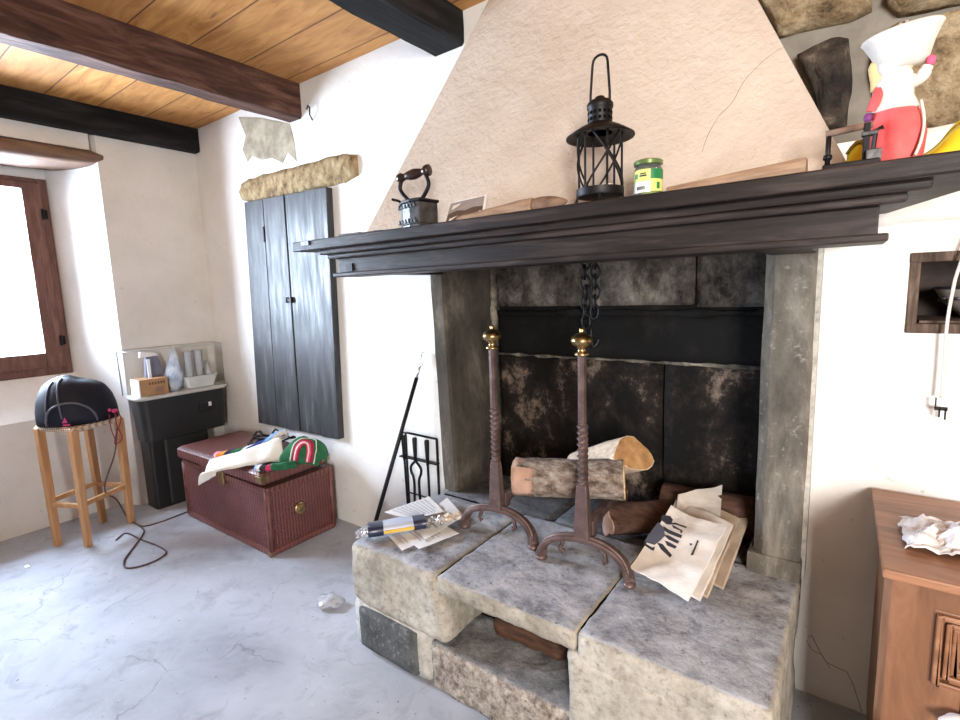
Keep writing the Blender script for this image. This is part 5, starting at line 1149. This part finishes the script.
def strip(pts, w, mat, nm, o=.004):
    """a woven stripe: flat band of half-width w (in u) following pts on the heap"""
    P = smooth_path([(a, b, 0) for a, b in pts], 5)
    def f(u, v):
        k = u*(len(P)-1); i = min(len(P)-2, int(k)); c = lerp(P[i], P[i+1], k-i); d = (P[min(len(P)-1, i+1)]-P[i]).normalized(); n_ = V((-d.y, d.x, 0)); c = c+n_*(v-.5)*2*w
        return gfn(c.x, max(0, min(1, c.y)))+V((.001, -o, o*.7))
    MB().sheet(f, 36, 4, .003).build(nm, mat, bl, smooth=True)
strip([(.40, .02), (.42, .22), (.52, .38), (.66, .38), (.76, .22), (.78, .02)], .085, M['red_deep'], 'red_stripe', .005)
strip([(.41, .02), (.43, .22), (.53, .36), (.66, .36), (.75, .22), (.77, .02)], .045, M['pink_wool'], 'pink_stripe', .008)
strip([(.41, .02), (.43, .22), (.53, .355), (.66, .355), (.75, .22), (.77, .02)], .014, M['white_cloth'], 'cream_line', .011)
strip([(.28, .02), (.30, .26), (.42, .50), (.62, .56), (.82, .45), (.90, .2), (.91, .02)], .012, M['white_cloth'], 'cream_line', .005)
def roll(px, r, mat, nm, seed):
    P = smooth_path([at(x, y, 2, z) for x, y, z in px], 6); MB().tube([p_+V((0, 0, .004*noise.noise(V((i*.5, seed, 0))))) for i, p_ in enumerate(P)], [r*(1+.15*noise.noise(V((i*.4, seed, 4)))) for i in range(len(P))], 12).build(nm, mat, bl, smooth=True)
roll([(216, 457, LZ+.02), (232, 454, LZ+.03), (250, 450, LZ+.04), (264, 444, LZ+.06), (276, 437, LZ+.09), (286, 433, LZ+.10)], .028, M['serape'], 'rainbow_fold', 1)
roll([(256, 468, LZ+.018), (266, 468, LZ+.02), (274, 467, LZ+.02)], .018, M['serape'], 'rainbow_fold', 2)
roll([(272, 467, LZ+.022), (284, 466, LZ+.024), (296, 464, LZ+.022)], .022, M['green_cloth'], 'green_fold', 3)
# dark cord heap behind the blanket
m = MB(); pts = []
for i in range(40):
    t = i/39; an = t*2*PI*3.3; q = at(250-14*math.cos(an*.5)+18*(t-.5), 447+6*math.sin(an), 2, LZ+.03); pts.append(V((q.x+.05*math.cos(an), min(1.86, q.y+.11+.03*math.sin(an*1.7)), LZ+.028+.05*t+.018*math.sin(an*2.3))))
tag(m.tube(pts, .007, 6).build('cable_coil', M['iron'], smooth=True), 'tangled black cable behind the blanket on the trunk', 'cable')

# scraps on the floor
q = at(330, 605, 2, 0)
m = MB(); m.ball((q.x, q.y, .024), .062, .045, .024, 22, 14, .55, 24); m.v = [V((p_.x, p_.y, max(.001, p_.z))) for p_ in m.v]
tag(m.build('crumpled_film', M['film'], smooth=False), 'crumpled clear plastic wrap on the floor left of the hearth', 'plastic')
q = at(27, 567, 2, 0); m = MB(); m.rbox(q.x-.02, q.x+.02, q.y-.01, q.y+.01, 0, .006, .003, .01, .003, 60); tag(m.build('paper_scrap', M['paper']), 'tiny white scrap on the floor before the stool', 'scrap')


# fine cracks in the plaster
M['crack'] = plain('plaster_crack', (.30, .24, .185), .9)
def on_hood(px, py):
    y = 1.7
    for _ in range(30):
        p = at(px, py, 1, y); y = 1.52+.405*(p.z-1.66)/(CZ-1.66)+.0*p.x
    p.y += .010*noise.noise(p*3.2)+.004*noise.noise(p*11); return p
MB().tube(smooth_path([on_hood(*q) for q in ((784, 47), (768, 57), (752, 72), (742, 84), (735, 98), (729, 106), (719, 116), (708, 135), (702, 152))], 3), .0010, 5).build('crack', M['crack'], fp_)
m = MB()
wb = bpy.data.objects['wall_back']
MB().tube([at(x, y, 1, YW) for x, y in ((812, 636), (820, 652), (826, 662), (838, 668), (847, 672), (853, 684), (858, 700), (862, 712))], .0014, 5).build('crack', M['crack'], wb)
MB().tube([at(x, y, 1, YW) for x, y in ((806, 640), (812, 650), (822, 655), (830, 668))], .0011, 5).build('crack', M['crack'], wb)
# ================================================================== LIGHT
def area(name, loc, aim, sx, sy, power, col):
    l = bpy.data.lights.new(name, 'AREA'); l.shape = 'RECTANGLE'; l.size = sx; l.size_y = sy; l.energy = power; l.color = col
    o = bpy.data.objects.new(name, l); C.objects.link(o); o.location = loc
    o.rotation_euler = (V(aim)-V(loc)).to_track_quat('-Z', 'Y').to_euler(); return o
area('daylight_left_window', (-4.9, .48, 1.66), (0, .48, 1.45), 1.4, 1.4, 520, (.66, .80, 1.0))
area('daylight_rear_window', (1.65, -2.4, 1.66), (.2, 2, 1.4), 1.1, 1.35, 350, (1.0, .96, .91))
wd = bpy.data.worlds.new('sky'); bpy.context.scene.world = wd; wd.use_nodes = True
wd.node_tree.nodes['Background'].inputs[0].default_value = (.82, .90, 1, 1); wd.node_tree.nodes['Background'].inputs[1].default_value = 1.5
vs = bpy.context.scene.view_settings
vs.view_transform = 'Standard'; vs.look = 'None'; vs.gamma = 1; vs.exposure = 0.0; vs.use_curve_mapping = False
